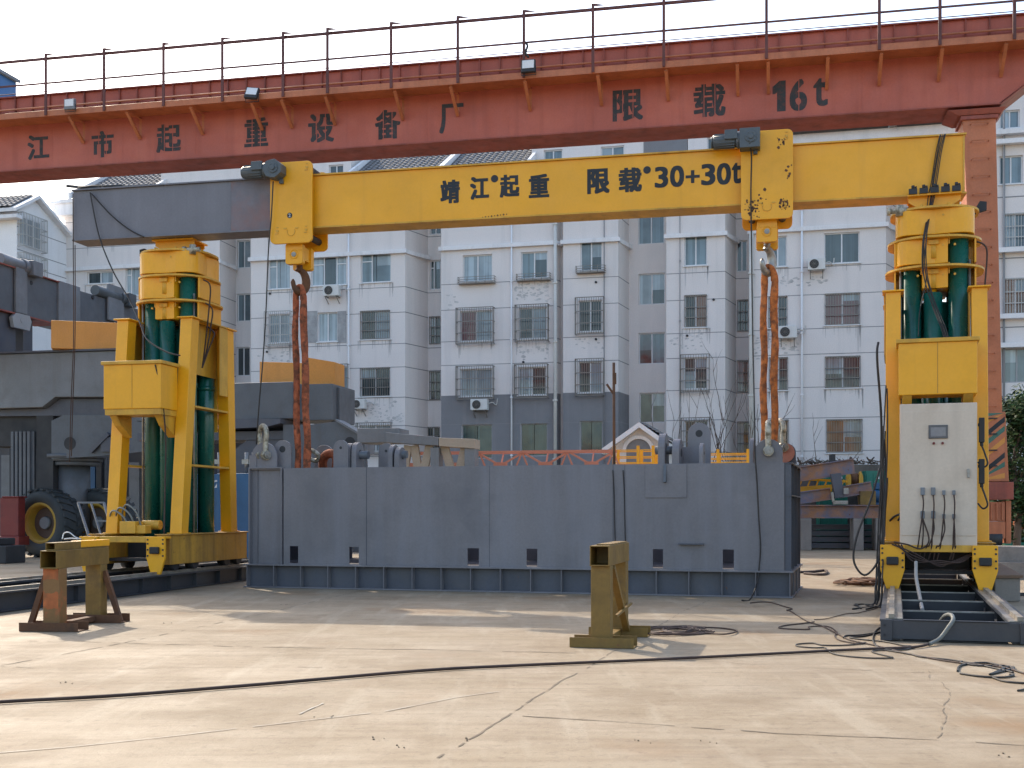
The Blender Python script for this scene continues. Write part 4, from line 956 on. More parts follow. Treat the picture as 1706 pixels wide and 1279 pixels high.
    if not cabinet:
        q = MB(); q.tube(smooth_path([(.52, -2.03, z1 - .02), (.62, -1.95, z0 + .3), (.60, -1.75, z0 - .6), (.56, -1.7, z0 - 1.5), (.62, -1.85, B1 + .03)], 8), .016, 6); q.build('pressure_hose', m_cable_br, t)
    if cabinet:
        z0, z1 = 1.02 + dz, 3.44 + dz
        q = MB(); q.box(-.62, .62, -2.30, -1.95, z0, z1); c = q.build('control_cabinet', m_cab, t, .012)
        q = MB(); q.box(-.60, .60, -2.312, -2.301, z0 + .17, z1 - .13); q.build('cabinet_door', m_cab, c, .004)
        q = MB(); q.box(-.155, .155, -2.335, -2.313, z1 - .60, z1 - .37); s = q.build('display', m_panel, c, .006)
        q = MB(); q.box(-.12, .12, -2.338, -2.336, z1 - .565, z1 - .41)
        q.build('screen', m_screen, c)
        q = MB()
        for x in (-.07, .07): q.cyl((x, -2.34, z1 - .68), (x, -2.312, z1 - .68), .022, n=12)
        q.build('push_button', m_redframe, c)
        q = MB(); q.box(.46, .50, -2.35, -2.313, z0 + 1.15, z0 + 1.30); q.build('door_handle', m_steel, c, .006)
        q = MB()
        for row, zz in ((0, z0 + .86), (1, z0 + .46)):
            for k, x in enumerate((-.25, -.08, .09, .25)):
                w = .035 if k < 2 else .026; q.box(x - w, x + w, -2.36, -2.313, zz, zz + (.13 if k < 2 else .08))
        q.build('cable_gland', m_grey_light, c, .008)
        q = MB()
        rnd = random.Random(3)
        for row, zz in ((0, z0 + .86), (1, z0 + .46)):
            for k, x in enumerate((-.25, -.08, .09, .25)):
                dx = rnd.uniform(-.12, .05)
                q.tube(smooth_path([(x, -2.35, zz), (x + .01, -2.40, zz - .2), (x + dx * .6, -2.40, zz - .45 - .2 * (1 - row)), (x + dx, -2.36, z0 - .02), (x + dx - .05, -2.3, z0 - .25)], 8), .012, 6)
        q.tube(smooth_path([(-.25, -2.36, z0 + .46), (-.15, -2.42, z0 + .1), (-.28, -2.43, z0 - .05), (-.5, -2.45, z0 + .02), (-.72, -2.45, z0 + .06)], 8), .014, 6)
        for k in range(4): q.tube(smooth_path([(-.75 + .05 * k, -2.44, z0 + .02), (-.4, -2.46, z0 - .12 - .05 * k), (.0, -2.44, z0 - .34 + .03 * k), (.2 + .05 * k, -2.35, z0 - .28), (.6, -2.2, z0 - .1)], 8), .012, 6)
        q.build('control_cable', m_cable_br, c)
        for k, zz in enumerate((z0 + 1.75, z0 + 1.05)):
            q = MB(); x = .70; q.box(x - .045, x + .045, -2.2, -2.12, zz, zz + .42); q.cyl((x, -2.16, zz - .06), (x, -2.16, zz), .03, n=10); q.cyl((x - .06, -2.16, zz + .3), (x - .04, -2.16, zz + .3), .03, n=10)
            o = q.build('plug_connector', m_black, t, .012)
            q = MB(); q.tube(smooth_path([(x, -2.16, zz - .05), (x + .05, -2.2, zz - .2), (x + .09, -2.2, zz - .36), (x + .02, -2.18, zz - .42), (x - .06, -2.15, zz - .33)], 8), .015, 6); q.build('plug_cable', m_cable, o)
    return F, t
FTR, towR = tower('r', 'yellow lifting tower with a beige control cabinet on its front', (1556 - CX) / FPX * 22.6, 22.6, 17.7, .33, True, 7.14)
FTL, towL = tower('l', 'yellow lifting tower without a cabinet, under the grey beam end', (300 - CX) / FPX * 26.35, 26.35, 12.3, .40, False, 7.17)

# ---------------------------------------------------------------- track beds of the towers
def track(label, F, y0, y1, xh, zr, ends, mt):
    t = thing('track_bed', label, 'rail track', F, group='steel track beds under the lifting towers')
    for sx in (-1, 1):
        q = MB(); x = .74 * sx; q.box(x - .10, x + .10, y0, y1, .012, .03); q.box(x - .012, x + .012, y0, y1, .03, zr - .09); q.box(x - .14, x + .14, y0, y1, zr - .09, zr - .06)
        y = y0 + .02
        while y < y1: q.box(x - .10, x - .012, y, y + .014, .03, zr - .09); q.box(x + .012, x + .10, y, y + .014, .03, zr - .09); y += 1.1
        q.build('side_beam', mt, t)
        q = MB(); q.box(x - .035, x + .035, y0 + .05, y1, zr - .06, zr); q.box(x - .07, x + .07, y0 + .05, y1, zr - .06, zr - .048); q.build('rail', m_rail, t)
        q = MB(); q.box(x + .10 * sx * -1 - .03, x + .10 * sx * -1 + .03, y0, y1, zr - .059, zr - .045); q.build('guide_strip', m_steel, t)
    y = y0 + .02
    while y < y1:
        q = MB(); q.box(-.60, .60, y, y + .10, .03, zr - .13, 0); q.box(-.60, .60, y, y + .05, zr - .13, zr - .11, 1); q.build('cross_member', [m_dark, m_steel], t); y += 2.1
    q = MB(); q.box(-.60, .60, y0, y1, .008, .02); q.build('floor_plate', m_dark, t)
    q = MB(); q.box(-.86, .86, y0 - .03, y0 - .005, .03, zr - .07)
    q.box(-.60, .60, y0 - .05, y0, zr - .069, zr - .055)
    for x in (-.80, .80): q.box(x - .07, x + .07, y0 - .06, y0 - .031, .01, zr - .06)
    e = q.build('end_plate', mt, t, .005)
    q = MB()
    for x in (-.82, .82):
        for z in (.08, .2): q.cyl((x, y0 - .07, z), (x, y0 - .06, z), .016, n=8)
    q.build('bolt', m_dark, e)
    return t
yfR = FTR.local(G(1595, 1071)).y
track('short steel track bed under the cabinet tower, its end plate towards the viewer', FTR, yfR, 5.5, .9, .33, True, m_track)
track('long slate track bed under the left lifting tower, running behind the left sawhorse', FTL, -13.0, 5.0, .9, .40, True, m_track)

# ---------------------------------------------------------------- big grey steel box between the towers
p0 = G(1309, 996); FX = Fr(p0.x, p0.y, 16.5)
box = thing('steel_box', 'long blue grey welded steel box with lifting lugs along its top edge', 'steel box', FX)
L = -FX.x(413); BT = 2.51; B5 = .50; DP = 3.2
def fx(px, y=0): return FX.x(px, y)
def fz(px, py, y=0): return FX.z(px, py, y)
holes = [(fx(a), B5 + .02, fx(b), B5 + .38 + random.uniform(-.015, .01)) for a, b in ((482.5, 496.5), (581.5, 597.5), (778.5, 797.5), (877, 895), (1087.5, 1104.5), (1204, 1222.5))]
def plate_with_holes(q, x0, x1, z0, z1, y, th, holes):
    xs = sorted({x0, x1, *[h[0] for h in holes if x0 < h[0] < x1], *[h[2] for h in holes if x0 < h[2] < x1]}); zs = sorted({z0, z1, *[h[1] for h in holes], *[h[3] for h in holes]})
    for a, b in zip(xs[:-1], xs[1:]):
        for e, f in zip(zs[:-1], zs[1:]):
            if any(h[0] < (a + b) / 2 < h[2] and h[1] < (e + f) / 2 < h[3] for h in holes): continue
            for yy in (y, y + th): q.quad((a, yy, e), (b, yy, e), (b, yy, f), (a, yy, f))
    for h in holes:
        if not x0 < h[0] < x1: continue
        for u in (((h[0], h[1]), (h[0], h[3])), ((h[2], h[1]), (h[2], h[3])), ((h[0], h[3]), (h[2], h[3])), ((h[0], h[1]), (h[2], h[1]))):
            q.quad((u[0][0], y, u[0][1]), (u[1][0], y, u[1][1]), (u[1][0], y + th, u[1][1]), (u[0][0], y + th, u[0][1]))
xs = [fx(472), fx(610), fx(815.5), fx(1021), fx(1041), -.02]
q = MB()
for k, (a, b) in enumerate(zip(xs[:-1], xs[1:])): plate_with_holes(q, a + .004, b - .004, B5, BT, .012 if k % 2 else .006, .02, [h for h in holes if a < h[0] < b])
fp = q.build('front_plate', m_grey, box)
q = MB()
for px in (610, 815.5, 1021, 1041): x = fx(px); q.box(x - .008, x + .008, .008, .02, B5, BT)
q.build('weld_seam', m_grey_dark, fp)
q = MB(); a, b = -L + .02, fx(470); q.box(a, a + .03, -.02, .14, B5, BT - .004); q.box(b - .03, b, -.02, .14, B5, BT - .004); q.box(a, b, -.02, .14, BT - .003, BT + .022); q.box(a + .031, b - .031, .10, .12, B5, BT - .03); q.box(a + .16, a + .17, .06, .099, B5, BT - .03)
q.build('corner_bay', m_grey, box)
q = MB(); plate_with_holes(q, -L + .02, -.02, B5, BT, DP - .03, .02, holes); q.build('rear_plate', m_grey, box)
q = MB()
q.box(-.03, -.012, .06, DP - .04, B5, BT - .01); q.box(-L + .03, -L + .05, .14, DP - .04, B5, BT - .01)
for y in (.02, .9, 2.0, DP - .05): q.box(-.012, .10, y, y + .02, B5, BT - .02)
q.box(-.01, .11, .0, DP, BT - .62, BT - .60); q.box(-.01, .12, .0, DP, BT - .02, BT); q.build('end_plate', m_grey_dark, box)
q = MB(); q.box(-L + .05, -.03, .03, .75, BT - .03, BT - .005); q.box(-L + .05, -.03, DP - .75, DP - .05, BT - .03, BT - .005)
for px in (560, 700, 900, 1120): x = fx(px, 1.5); q.box(x, x + .3, .76, DP - .76, BT - .2, BT - .01)
q.build('top_plate', m_grey, box)
q = MB(); q.box(-L - .05, .14, -.10, DP + .1, B5 - .03, B5); q.box(-L - .05, .14, -.10, DP + .1, .005, .03); bf = q.build('base_flange', m_grey, box)
q = MB(); q.box(-L, .10, .06, .08, .031, B5 - .031); q.box(-L, .10, DP - .08, DP - .06, .031, B5 - .031); q.box(.08, .10, .081, DP - .081, .031, B5 - .031); q.box(-L, -L + .02, .081, DP - .081, .031, B5 - .031)
q.build('base_web', m_grey_dark, box)
q = MB(); n = 18
for k in range(n + 1):
    x = -L + .02 + (L + .06) * k / n; q.box(x - .007, x + .007, -.085, .059, .031, B5 - .031)
for y in (.5, 1.5, 2.5): q.box(.101, .13, y, y + .014, .031, B5 - .031)
q.build('base_stiffener', m_grey, box)
q = MB(); q.box(fx(1075), fx(1144), -.012, .005, fz(1110, 829), BT - .01); q.build('doubler_plate', m_grey, box, .004)
q = MB(); q.box(fx(1131), fx(1173), -.09, .005, fz(1150, 907), fz(1150, 905)); q.build('shelf_bar', m_grey_dark, box)
def lugp(px0, px1, py, y, th, turn=None, mt=None, hole=.07):
    """upright lug plate with a pin hole; turn = True shows it edge-on"""
    xc = (fx(px0, y) + fx(px1, y)) / 2; w = fx(px1, y) - fx(px0, y); h = fz((px0 + px1) / 2, py, y) - BT + .01; q = MB()
    if turn:
        th2 = w; q.prism([(p[0] + y, p[1]) for p in lug(0, BT - .01, turn, h)], xc - th2 / 2, xc + th2 / 2, 'x')
        hz = BT + h - turn * .5; f = MB(); f.cyl((xc - th2 / 2 - .006, y, hz), (xc + th2 / 2 + .006, y, hz), hole, n=14)
    else:
        q.prism(lug(xc, BT - .01, w, h), y - th / 2, y + th / 2); hz = BT + h - w * .5; f = MB(); f.cyl((xc, y - th / 2 - .004, hz), (xc, y + th / 2 + .004, hz), hole, n=16)
    o = q.build('lug_plate', mt or m_grey, box, .006); f.build('pin_hole', m_dark, o); return xc, hz
def shackle(label, x, y, z, h, mt, yaw=0.):
    t = thing('bow_shackle', label, 'shackle', None, FX.world(x, y, z), -FX.a + yaw, 'steel shackles on the corner lugs')
    q = MB(); r = .055; hw = .10
    pts = [(0, -hw, 0), (0, -hw, h * .45), (0, -hw * 1.25, h * .66)]
    pts += [(0, -hw * 1.25 * math.cos(a), h * .74 + hw * 1.6 * math.sin(a)) for a in [math.pi * i / 10 for i in range(11)]] + [(0, hw * 1.25, h * .66), (0, hw, h * .45), (0, hw, 0)]
    q.tube(smooth_path(pts, 4), r, 12)
    for s in (-1, 1): q.cyl((0, s * hw - .05, 0), (0, s * hw + .05, 0), .10, n=18)
    q.build('bow', mt, t)
    q = MB(); q.cyl((0, -hw - .12, 0), (0, hw + .12, 0), .05, n=14); q.cyl((0, -hw - .10, 0), (0, -hw - .05, 0), .085, n=6); q.build('pin', m_steel, t)
x, z = lugp(420, 462, 737, .10, .05); 
q = MB(); q.box(-L, fx(425), .06, .14, BT - .01, BT + .28); q.build('lug_gusset', m_grey, box)
shackle('whitish shackle standing on the left corner lug of the steel box', fx(433, -.03), .10, fz(433, 758), .62, m_shackle, 1.1)
lugp(457, 486, 733, .25, .05); lugp(556, 581, 733, .35, .05, hole=.03)
lugp(524, 556, 741, 2.2, .05)
for a, b, py in ((581, 590, 738), (592, 600, 737)): xx, zz = lugp(a, b, py, .6, .05, .42, hole=.05)
q = MB(); q.cyl((fx(578, .6), .6, fz(590, 758, .6)), (fx(614, .6), .6, fz(590, 758, .6)), .085, n=14); q.build('lug_pin', m_grey_mid, box)
lugp(631, 657, 738, .9, .05, hole=.03)
for a, b, py in ((653, 660, 741), (663, 671, 745)): lugp(a, b, py, .5, .05, .42, hole=.05)
q = MB(); q.cyl((fx(651, .5), .5, fz(665, 757, .5)), (fx(678, .5), .5, fz(665, 757, .5)), .08, n=14); q.build('lug_pin', m_grey_mid, box)
for a, b, py in ((1100, 1111, 722), (1123, 1135, 731)): lugp(a, b, py, .3, .05, .55, hole=.08)
q = MB(); x = fx(1106, 0); q.prism([(.26, BT - .01), (-.02, BT - .01), (-.10, BT - .35), (.0, BT - .36), (.005, BT - .01)], x, x + .05, 'x'); q.cyl((fx(1092, .3), .3, fz(1106, 750, .3)), (fx(1126, .3), .3, fz(1106, 750, .3)), .08, n=14); q.build('lug_pin', m_grey_mid, box)
lugp(1146, 1184, 704, .8, .06); q = MB(); q.prism([(fx(1128, .75), BT - .01), (fx(1168, .75), BT - .01), (fx(1166, .75), BT + .35), (fx(1132, .75), BT + .35)], .72, .76); q.build('lug_gusset', m_grey, box)
lugp(1167, 1173, 738, .25, .05, .4, hole=.03)
lugp(1250, 1257, 730, .3, .05, .45, hole=.03)
lugp(1257, 1304, 731, .06, .06, mt=m_grey); lugp(1296, 1326, 739, 2.3, .06, mt=m_grey_dark)
q = MB(); xx = fx(1307, 2.2); zz = fz(1308, 754, 2.2); q.cyl((xx, 2.2, zz), (xx, 2.26, zz), .2, n=20); q.build('orange_cap', m_truss, box)
shackle('large upright shackle on the front right corner lug of the steel box', fx(1279, -.04), .06, fz(1279, 751), .50, m_shackle, .12)
shackle('rusty shackle on the rear right lug of the steel box, partly behind the front one', fx(1299, 2.2), 2.25, fz(1300, 745, 2.2), .52, m_shackle, .7)
sh = thing('slack_sling', 'short red sling end with a pale shackle lying on the steel box top', 'sling', None, FX.world(fx(535, 1.6), 1.6, BT + .02), -FX.a)
q = MB(); q.tube(smooth_path([(-.05, .2, .05), (0, .1, .2), (.12, 0, .32), (.3, -.05, .35), (.42, -.1, .22), (.4, -.1, .0)], 6), .10, 10); q.build('sling_loop', m_sling_dark, sh)
q = MB(); q.tube(smooth_path([(-.35, 0, .30), (-.2, -.05, .42), (-.05, 0, .3), (-.15, .05, .2), (-.3, 0, .25)], 6), .05, 8); q.cyl((.35, .0, .1), (.75, .0, .12), .06, n=10); q.build('shackle', m_shackle, sh)
# ---------------------------------------------------------------- steel sawhorses
m_spray = mat('orange_spray_mark', (.36, .10, .025), .6, var=.35, vs=6, dirt=(.16, .09, .03), dirt_amt=.7, dscale=5)
def tube_box(q, x0, x1, y0, y1, z0, z1, axis, th=.012):
    """square hollow section open at both ends"""
    if axis == 'y':
        q.box(x0, x1, y0, y1, z0, z0 + th); q.box(x0, x1, y0, y1, z1 - th, z1); q.box(x0, x0 + th, y0, y1, z0 + th, z1 - th); q.box(x1 - th, x1, y0, y1, z0 + th, z1 - th)
def sawhorse(label, p, deg, L, H, second):
    F = Fr(p.x, p.y, deg); t = thing('steel_sawhorse', label, 'sawhorse', F, group='home welded steel sawhorses'); w = .115
    zb = H - .26 if not second else H - .24
    q = MB(); tube_box(q, -w, w, -.06, L + .06, zb, zb + .24, 'y'); q.box(-w + .013, w - .013, .35, .37, zb + .013, zb + .227); q.build('top_beam', m_saw, t, .004)
    if not second:
        q = MB(); tube_box(q, -.07, .07, -.0, L + .16, zb + .241, zb + .345, 'y'); q.box(-.055, .055, .2, .21, zb + .255, zb + .33); o = q.build('upper_bar', m_saw, t, .004)
        q = MB(); q.box(-.076, .076, .75, L + .17, zb + .26, zb + .351); q.build('yellow_sleeve', m_yellow, o, .006)
    else:
        q = MB(); q.box(-.06, .1, .1, L, zb + .241, zb + .256); q.build('upper_bar', m_saw, t)
    for k, y in enumerate((.02, L - .22)):
        q = MB(); q.box(-w, w, y, y + .22, .025, zb - .001); po = q.build('post', m_saw_red if (k == 0 and not second) else m_saw, t, .008)
        if k == 0 and not second:
            q = MB()
            for za, zc in ((.70, .835), (.30, .52)):
                n = 7; q.add([(-w + .004 + (2 * w - .02) * i / n, y - .002, za + random.uniform(-.02, .02)) for i in range(n + 1)] + [(-w + .004 + (2 * w - .02) * i / n, y - .002, zc + random.uniform(-.02, .02)) for i in range(n, -1, -1)], [tuple(range(2 * n + 2))])
            q.build('sprayed_mark', m_spray, po)
        q = MB(); x0, x1 = (-.42, .42); x1 = .40 if k == 0 and not second else .44
        if second: x0, x1 = (-.36, .40)
        q.box(x0, x1, y - .06, y + .26, .003, .012); q.box(x0, x1, y - .06, y - .05, .012, .12); q.box(x0, x1, y + .25, y + .26, .012, .12); q.build('foot_channel', m_rust if not second else m_saw, t, .003)
        s = (-1, 1)[k] if not second else (1, 1)[k]
        if not second:
            q = MB(); q.bar((s * (w + .005), y + .11, zb - .10), (s * .36, y + .11, .02), .07, .07, up=(0, 1, 0)); q.build('brace', m_rust if not second else m_saw, t)
    if second:
        q = MB(); q.bar((w - .02, .26, zb - .02), (w + .02, L - .3, .1), .08, .06); q.bar((w + .03, .3, .35), (w + .05, L - .1, .42), .03); q.build('diagonal', m_saw, t)
    q = MB(); q.box(-.06, .06, .26, L - .25, .03, .10); q.build('tie_bar', m_rust if not second else m_saw, t)
    return F, t
pf = G(84, 1052); pr = G(166, 1037)
FS1, _ = sawhorse('olive and orange steel sawhorse with a yellow sleeve on top, left side of the yard', pf, 5.5, 1.5, 1.10, False)
pf2 = G(1000, 1079)
FS2, _ = sawhorse('tall brown steel sawhorse seen end-on, in front of the steel box', pf2, 13.5, 1.55, 1.20, True)
gl = thing('safety_glasses', 'small bent clear plastic strip lying on the left sawhorse', 'scrap', None, FS1.world(.02, .55, 1.20), 0)
q = MB(); q.tube(smooth_path([(-.12, 0, .02), (-.10, .02, .10), (-.02, .0, .11), (.06, 0, .05), (.14, 0, .02)], 5), .008, 5); q.tube(smooth_path([(-.10, .01, .02), (.0, .02, .03), (.10, .01, .02)], 4), .01, 5); q.build('strip', m_white, gl)
gl.name = 'plastic_strip'

# ---------------------------------------------------------------- cables and hoses
def gpath(pts, z=.02): return [G(p[0], p[1], z) if len(p) == 2 else P(*p) for p in pts]
def cable(name, label, paths, r, mt, cat='cable', group=None, n=8, seg=6):
    q = MB()
    for pts in paths: q.tube(smooth_path(pts, n), r, seg)
    return tag(q.build(name, mt), label, cat, group)
cable('power_cable', 'long thick dark power cable lying right across the foreground concrete', [[G(-60, 1177, .022), G(0, 1169, .022), G(200, 1158, .022), G(430, 1140, .022), G(700, 1117, .022), G(846, 1109, .022), G(1100, 1098, .022), G(1300, 1088, .022), G(1440, 1081, .022), G(1520, 1078, .022), G(1550, 1072, .03)]], .016, m_cable_br)
cable('grey_hose', 'grey hose end looping up over the end plate of the right track bed', [[G(1548, 1073, .03), P(1566, 1063, 14.45), P(1580, 1045, 14.5), P(1588, 1032, 14.6), P(1584, 1024, 14.8), P(1574, 1026, 15.1), P(1566, 1035, 15.4)]], .026, m_cable_gr, 'hose')
cable('drain_hose', 'pale upright hose inside the right track bed below the bumper plates', [[FTR.world(-.36, -2.5, .75), FTR.world(-.36, -2.75, .5), FTR.world(-.33, -3.3, .3), FTR.world(-.30, -4.6, .10)]], .03, m_cable_pale, 'hose')
cr = .0095
coil = []
rnd = random.Random(5)
for k in range(7):
    cx, cy, a, b = 1125 + rnd.uniform(-14, 22), 1049 + rnd.uniform(-1.5, 2), 36 + rnd.uniform(-10, 22), 5.5 + rnd.uniform(-1.5, 2)
    coil += [(cx + a * math.cos(t), cy + b * math.sin(t) + rnd.uniform(-.5, .5)) for t in [2 * math.pi * i / 9 for i in range(9)]]
coil += [(1175, 1045), (1210, 1047), (1228, 1051), (1210, 1056), (1180, 1055), (1140, 1056)]
coil = [(1068, 1043), (1085, 1044)] + coil
cable('cable_coil', 'brown cable coil heaped on the concrete right of the end-on sawhorse', [[G(p[0], p[1], .012 + .008 * (i % 3)) for i, p in enumerate(coil)]], .011, m_cable_br, 'cable', None, 5)
def cpx(l): return [(1250 + .2963 * a, 900 + .2963 * b) for a, b in l]
def loose(label, lists, mt, r=.009, name='loose_cable'):
    cable(name, label, [[G(p[0], p[1], .012) for p in cpx(l)] for l in lists], r, mt, 'cable', 'loose cables on the ground by the right track bed')
loose('thin brown cable snaking from the steel box base to the right edge', [[(0, 352), (60, 346), (120, 350), (180, 368), (235, 385), (205, 392), (235, 402), (320, 455), (400, 480), (470, 515), (500, 530), (560, 560), (700, 590), (900, 640), (1150, 685), (1400, 710), (1560, 755)]], m_cable_br)
loose('short brown cable loop on bare concrete between steel box and track', [[(360, 458), (300, 466), (200, 478), (160, 490), (200, 497), (325, 500), (330, 486), (400, 482), (450, 488), (490, 520), (475, 535), (500, 560), (600, 580), (650, 578)]], m_cable_br)
loose('black cable in long flat loops left of the track end plate', [[(650, 574), (560, 588), (420, 590), (350, 578), (265, 584), (270, 596), (360, 604), (420, 604), (440, 625), (500, 645), (640, 660), (780, 662), (792, 655), (700, 632), (690, 622), (760, 618), (900, 640), (960, 655), (1130, 672), (1240, 690), (1360, 715), (1480, 742)]], m_cable)
loose('black cable in a standing round loop next to the track end plate', [[(525, 548), (540, 536), (640, 530), (770, 508), (730, 516), (640, 538), (560, 546), (640, 558), (760, 570), (860, 590), (905, 595)], [(770, 476), (715, 500), (690, 545), (700, 585), (740, 610), (860, 615), (920, 600)]], m_cable, .011)
loose('tangled dark cables running out to the right edge of the yard', [[(1165, 735), (1180, 705), (1260, 690), (1350, 690), (1420, 715), (1380, 740), (1350, 752), (1480, 720), (1450, 712), (1370, 745)], [(1190, 680), (1190, 690), (1300, 705), (1440, 705), (1500, 735), (1600, 765)], [(1180, 748), (1300, 765), (1420, 770), (1480, 758), (1460, 752)], [(1360, 768), (1420, 790), (1500, 800), (1600, 805)], [(1505, 845), (1540, 838), (1600, 820)]], m_cable, .011)
loose('thin dark wire trailing from the hanging cables towards the steel box', [[(360, 446), (430, 440), (540, 412), (600, 408), (700, 385), (720, 375)]], m_cable_br, .007)
q = MB()
rnd = random.Random(11)
for k in range(7):                                # hanging bundle at the left of the cabinet tower
    o = FTR.world(-.93 - .015 * k, -2.2 + .02 * k, 0); s = rnd.uniform(-.04, .04)
    top = rnd.uniform(1.2, 4.4); c_ = []
    for i in range(9):
        f = i / 8; z = top * (1 - f) + .02; v = FTR.world(-.86 - .04 * math.sin(f * 3 + k) - .12 * f * f + s * f, -1.9 - .3 * f - .25 * f * f * (k % 3), z); c_.append((v.x, v.y, z))
    e = FTR.world(-1.15 + s * 6, -2.6 - .5 * (k % 3), .02); c_.append((e.x, e.y, .015)); e = FTR.world(-1.0 + s * 9, -3.0 - .5 * (k % 2), .02); c_.append((e.x, e.y, .015))
    q.tube(smooth_path(c_, 5), .013, 5)
v = [FTR.world(-.95, -2.2, 2.35), FTR.world(-1.1, -2.25, 1.8), FTR.world(-1.32, -2.3, 1.2), FTR.world(-1.38, -2.3, .75), FTR.world(-1.2, -2.3, .5), FTR.world(-.98, -2.25, .75), FTR.world(-.95, -2.2, 1.2)]
q.tube(smooth_path([(a.x, a.y, a.z) for a in v], 8), .018, 6)
tag(q.build('cable_bundle', m_cable), 'dark cable bundle hanging down the left side of the cabinet tower', 'cable')
q = MB()
for k in range(14):
    a = rnd.random() * 6; c = G(1437 + rnd.uniform(-22, 22), 973 + rnd.uniform(-3, 3)); pts = []
    for i in range(7): b = a + i * 1.0; pts.append((c.x + .35 * math.cos(b) * rnd.uniform(.6, 1.3), c.y + .45 * math.sin(b) * rnd.uniform(.6, 1.3), .03 + rnd.uniform(0, .07)))
    q.tube(smooth_path(pts, 4), .026, 6)
tag(q.build('chain_heap', m_rust), 'low heap of dark rusty chain on the ground behind the right track', 'chain')
cable('rope_end', 'dark rope end doubled back on the ground beside the steel box end', [[G(1333, 953, .03), G(1355, 952, .03), G(1374, 950, .03), G(1378, 954, .03), G(1368, 957, .03), G(1340, 955, .03)]], .035, m_cable_br, 'rope')
def bpt(px, py, y): k = FBm.t(px, y); return P(px, py, k)
y_ = -.09
cable('hanging_wire', 'pair of thin wires hanging straight down from the left beam end', [[bpt(121.5, 322, -.06), bpt(122, 410, -.06), bpt(122.5, 560, -.06), bpt(118, 680, -.06), bpt(116, 770, -.06)], [bpt(125, 408, -.04), bpt(125, 560, -.04), bpt(121, 680, -.04), bpt(119, 760, -.04)]], .011, m_cable_br, 'wire')
cable('tower_feed_cable', 'black cable sagging from the left beam end down to the left tower', [[bpt(150, 320, -.07), bpt(160, 372, -.07), bpt(170, 408, -.10), bpt(190, 455, -.2), bpt(216, 500, -.5), bpt(232, 535, -.9), bpt(245, 565, -1.3), bpt(275, 585, -1.5), bpt(300, 592, -1.6)], [bpt(152, 322, -.07), bpt(185, 358, -.07), bpt(215, 382, -.07), bpt(240, 395, -.07)]], .016, m_cable)
cable('left_trolley_cable', 'black cable hanging from the left trolley motor past the windows to the steel box', [[bpt(455, 302, -.32), bpt(452, 360, -.30), bpt(447, 420, -.25), bpt(443, 520, -.2), bpt(438, 600, -.2), bpt(432, 670, -.2), bpt(427, 740, -.1)]], .015, m_cable)
cable('right_trolley_cable', 'black cable hanging from the right trolley past the drainpipe and down the steel box front', [[bpt(1249, 238, -.5), bpt(1252, 262, -.32), bpt(1251, 320, -.26), bpt(1252, 400, -.24), bpt(1254, 560, -.3), bpt(1257, 690, -.8)] + [FX.world(fx(a, -.06), -.06, fz(a, b, -.06)) for a, b in ((1258, 758), (1261, 800), (1264, 860), (1267, 910), (1265, 942))] + [FX.world(fx(1262, -.16), -.16, .3), G(1250, 998, .02), G(1236, 1000, .02)]], .014, m_cable)
for pxs, lb in (((1021, 1023, 1024, 1026), 'thin black cable running down the steel box front below the rusty rod'), ((1038, 1040, 1041, 1043), 'thin black cable down the steel box front behind the end-on sawhorse')):
    cable('box_cable', lb, [[FX.world(fx(px, -.01), -.012, fz(px, py, -.01)) for px, py in zip(pxs, (783, 820, 870, 932))]], .010, m_cable, 'cable', 'thin cables on the steel box front')
pr_ = [bpt(1570, 224, -.08), bpt(1563, 255, -.08), bpt(1556, 300, -.09), bpt(1551, 330, -.14), bpt(1545, 365, -.45), bpt(1540, 400, -.75), bpt(1539, 440, -.78), bpt(1543, 470, -.8), bpt(1556, 510, -.9), bpt(1570, 545, -1.2), bpt(1576, 566, -1.5)]
q = MB()
for k in range(5):
    q.tube(smooth_path([p + Vector((.022 * (k - 2) * (1 if i < 4 else .6) + rnd.uniform(-.012, .012), -.012 * k, 0)) for i, p in enumerate(pr_ if k != 2 else pr_[:8] + [bpt(1532, 520, -.9), bpt(1530, 560, -1.45)])], 5), .0095, 6)
tag(q.build('beam_end_cables', m_cable), 'bundle of black cables draped over the right beam end onto the tower crown', 'cable')
q = MB(); a, b = FBm.world(bl - .15, -.02, BZ1 + .12), FBm.world(bl + .55, .1, BZ1 + .05); q.cyl(a, b, .035, n=8); q.tube([FBm.world(bl + .1, -.03, BZ1 + .06), FBm.world(bl + .5, -.06, BZ1 + .07), FBm.world(bl + 1.2, .0, BZ1 + .05)], .02, 6)
tag(q.build('loose_bar', m_dark), 'dark bar sticking out over the left end of the beam', 'bar')
rod = MB(); a = FX.world(fx(1023.5, .4), .4, BT - .8); b = P(1022.5, 604, a.y); rod.cyl(a, b, .028, n=8); rod.box(b.x - .02, b.x + .05, b.y - .03, b.y + .03, b.z - .42, b.z - .2); rod.bar((b.x - .14, b.y, b.z - .42), (b.x, b.y, b.z - .62), .04)
tag(rod.build('rusty_rod', m_rust), 'thin upright rusty rod standing behind the steel box front', 'rod')

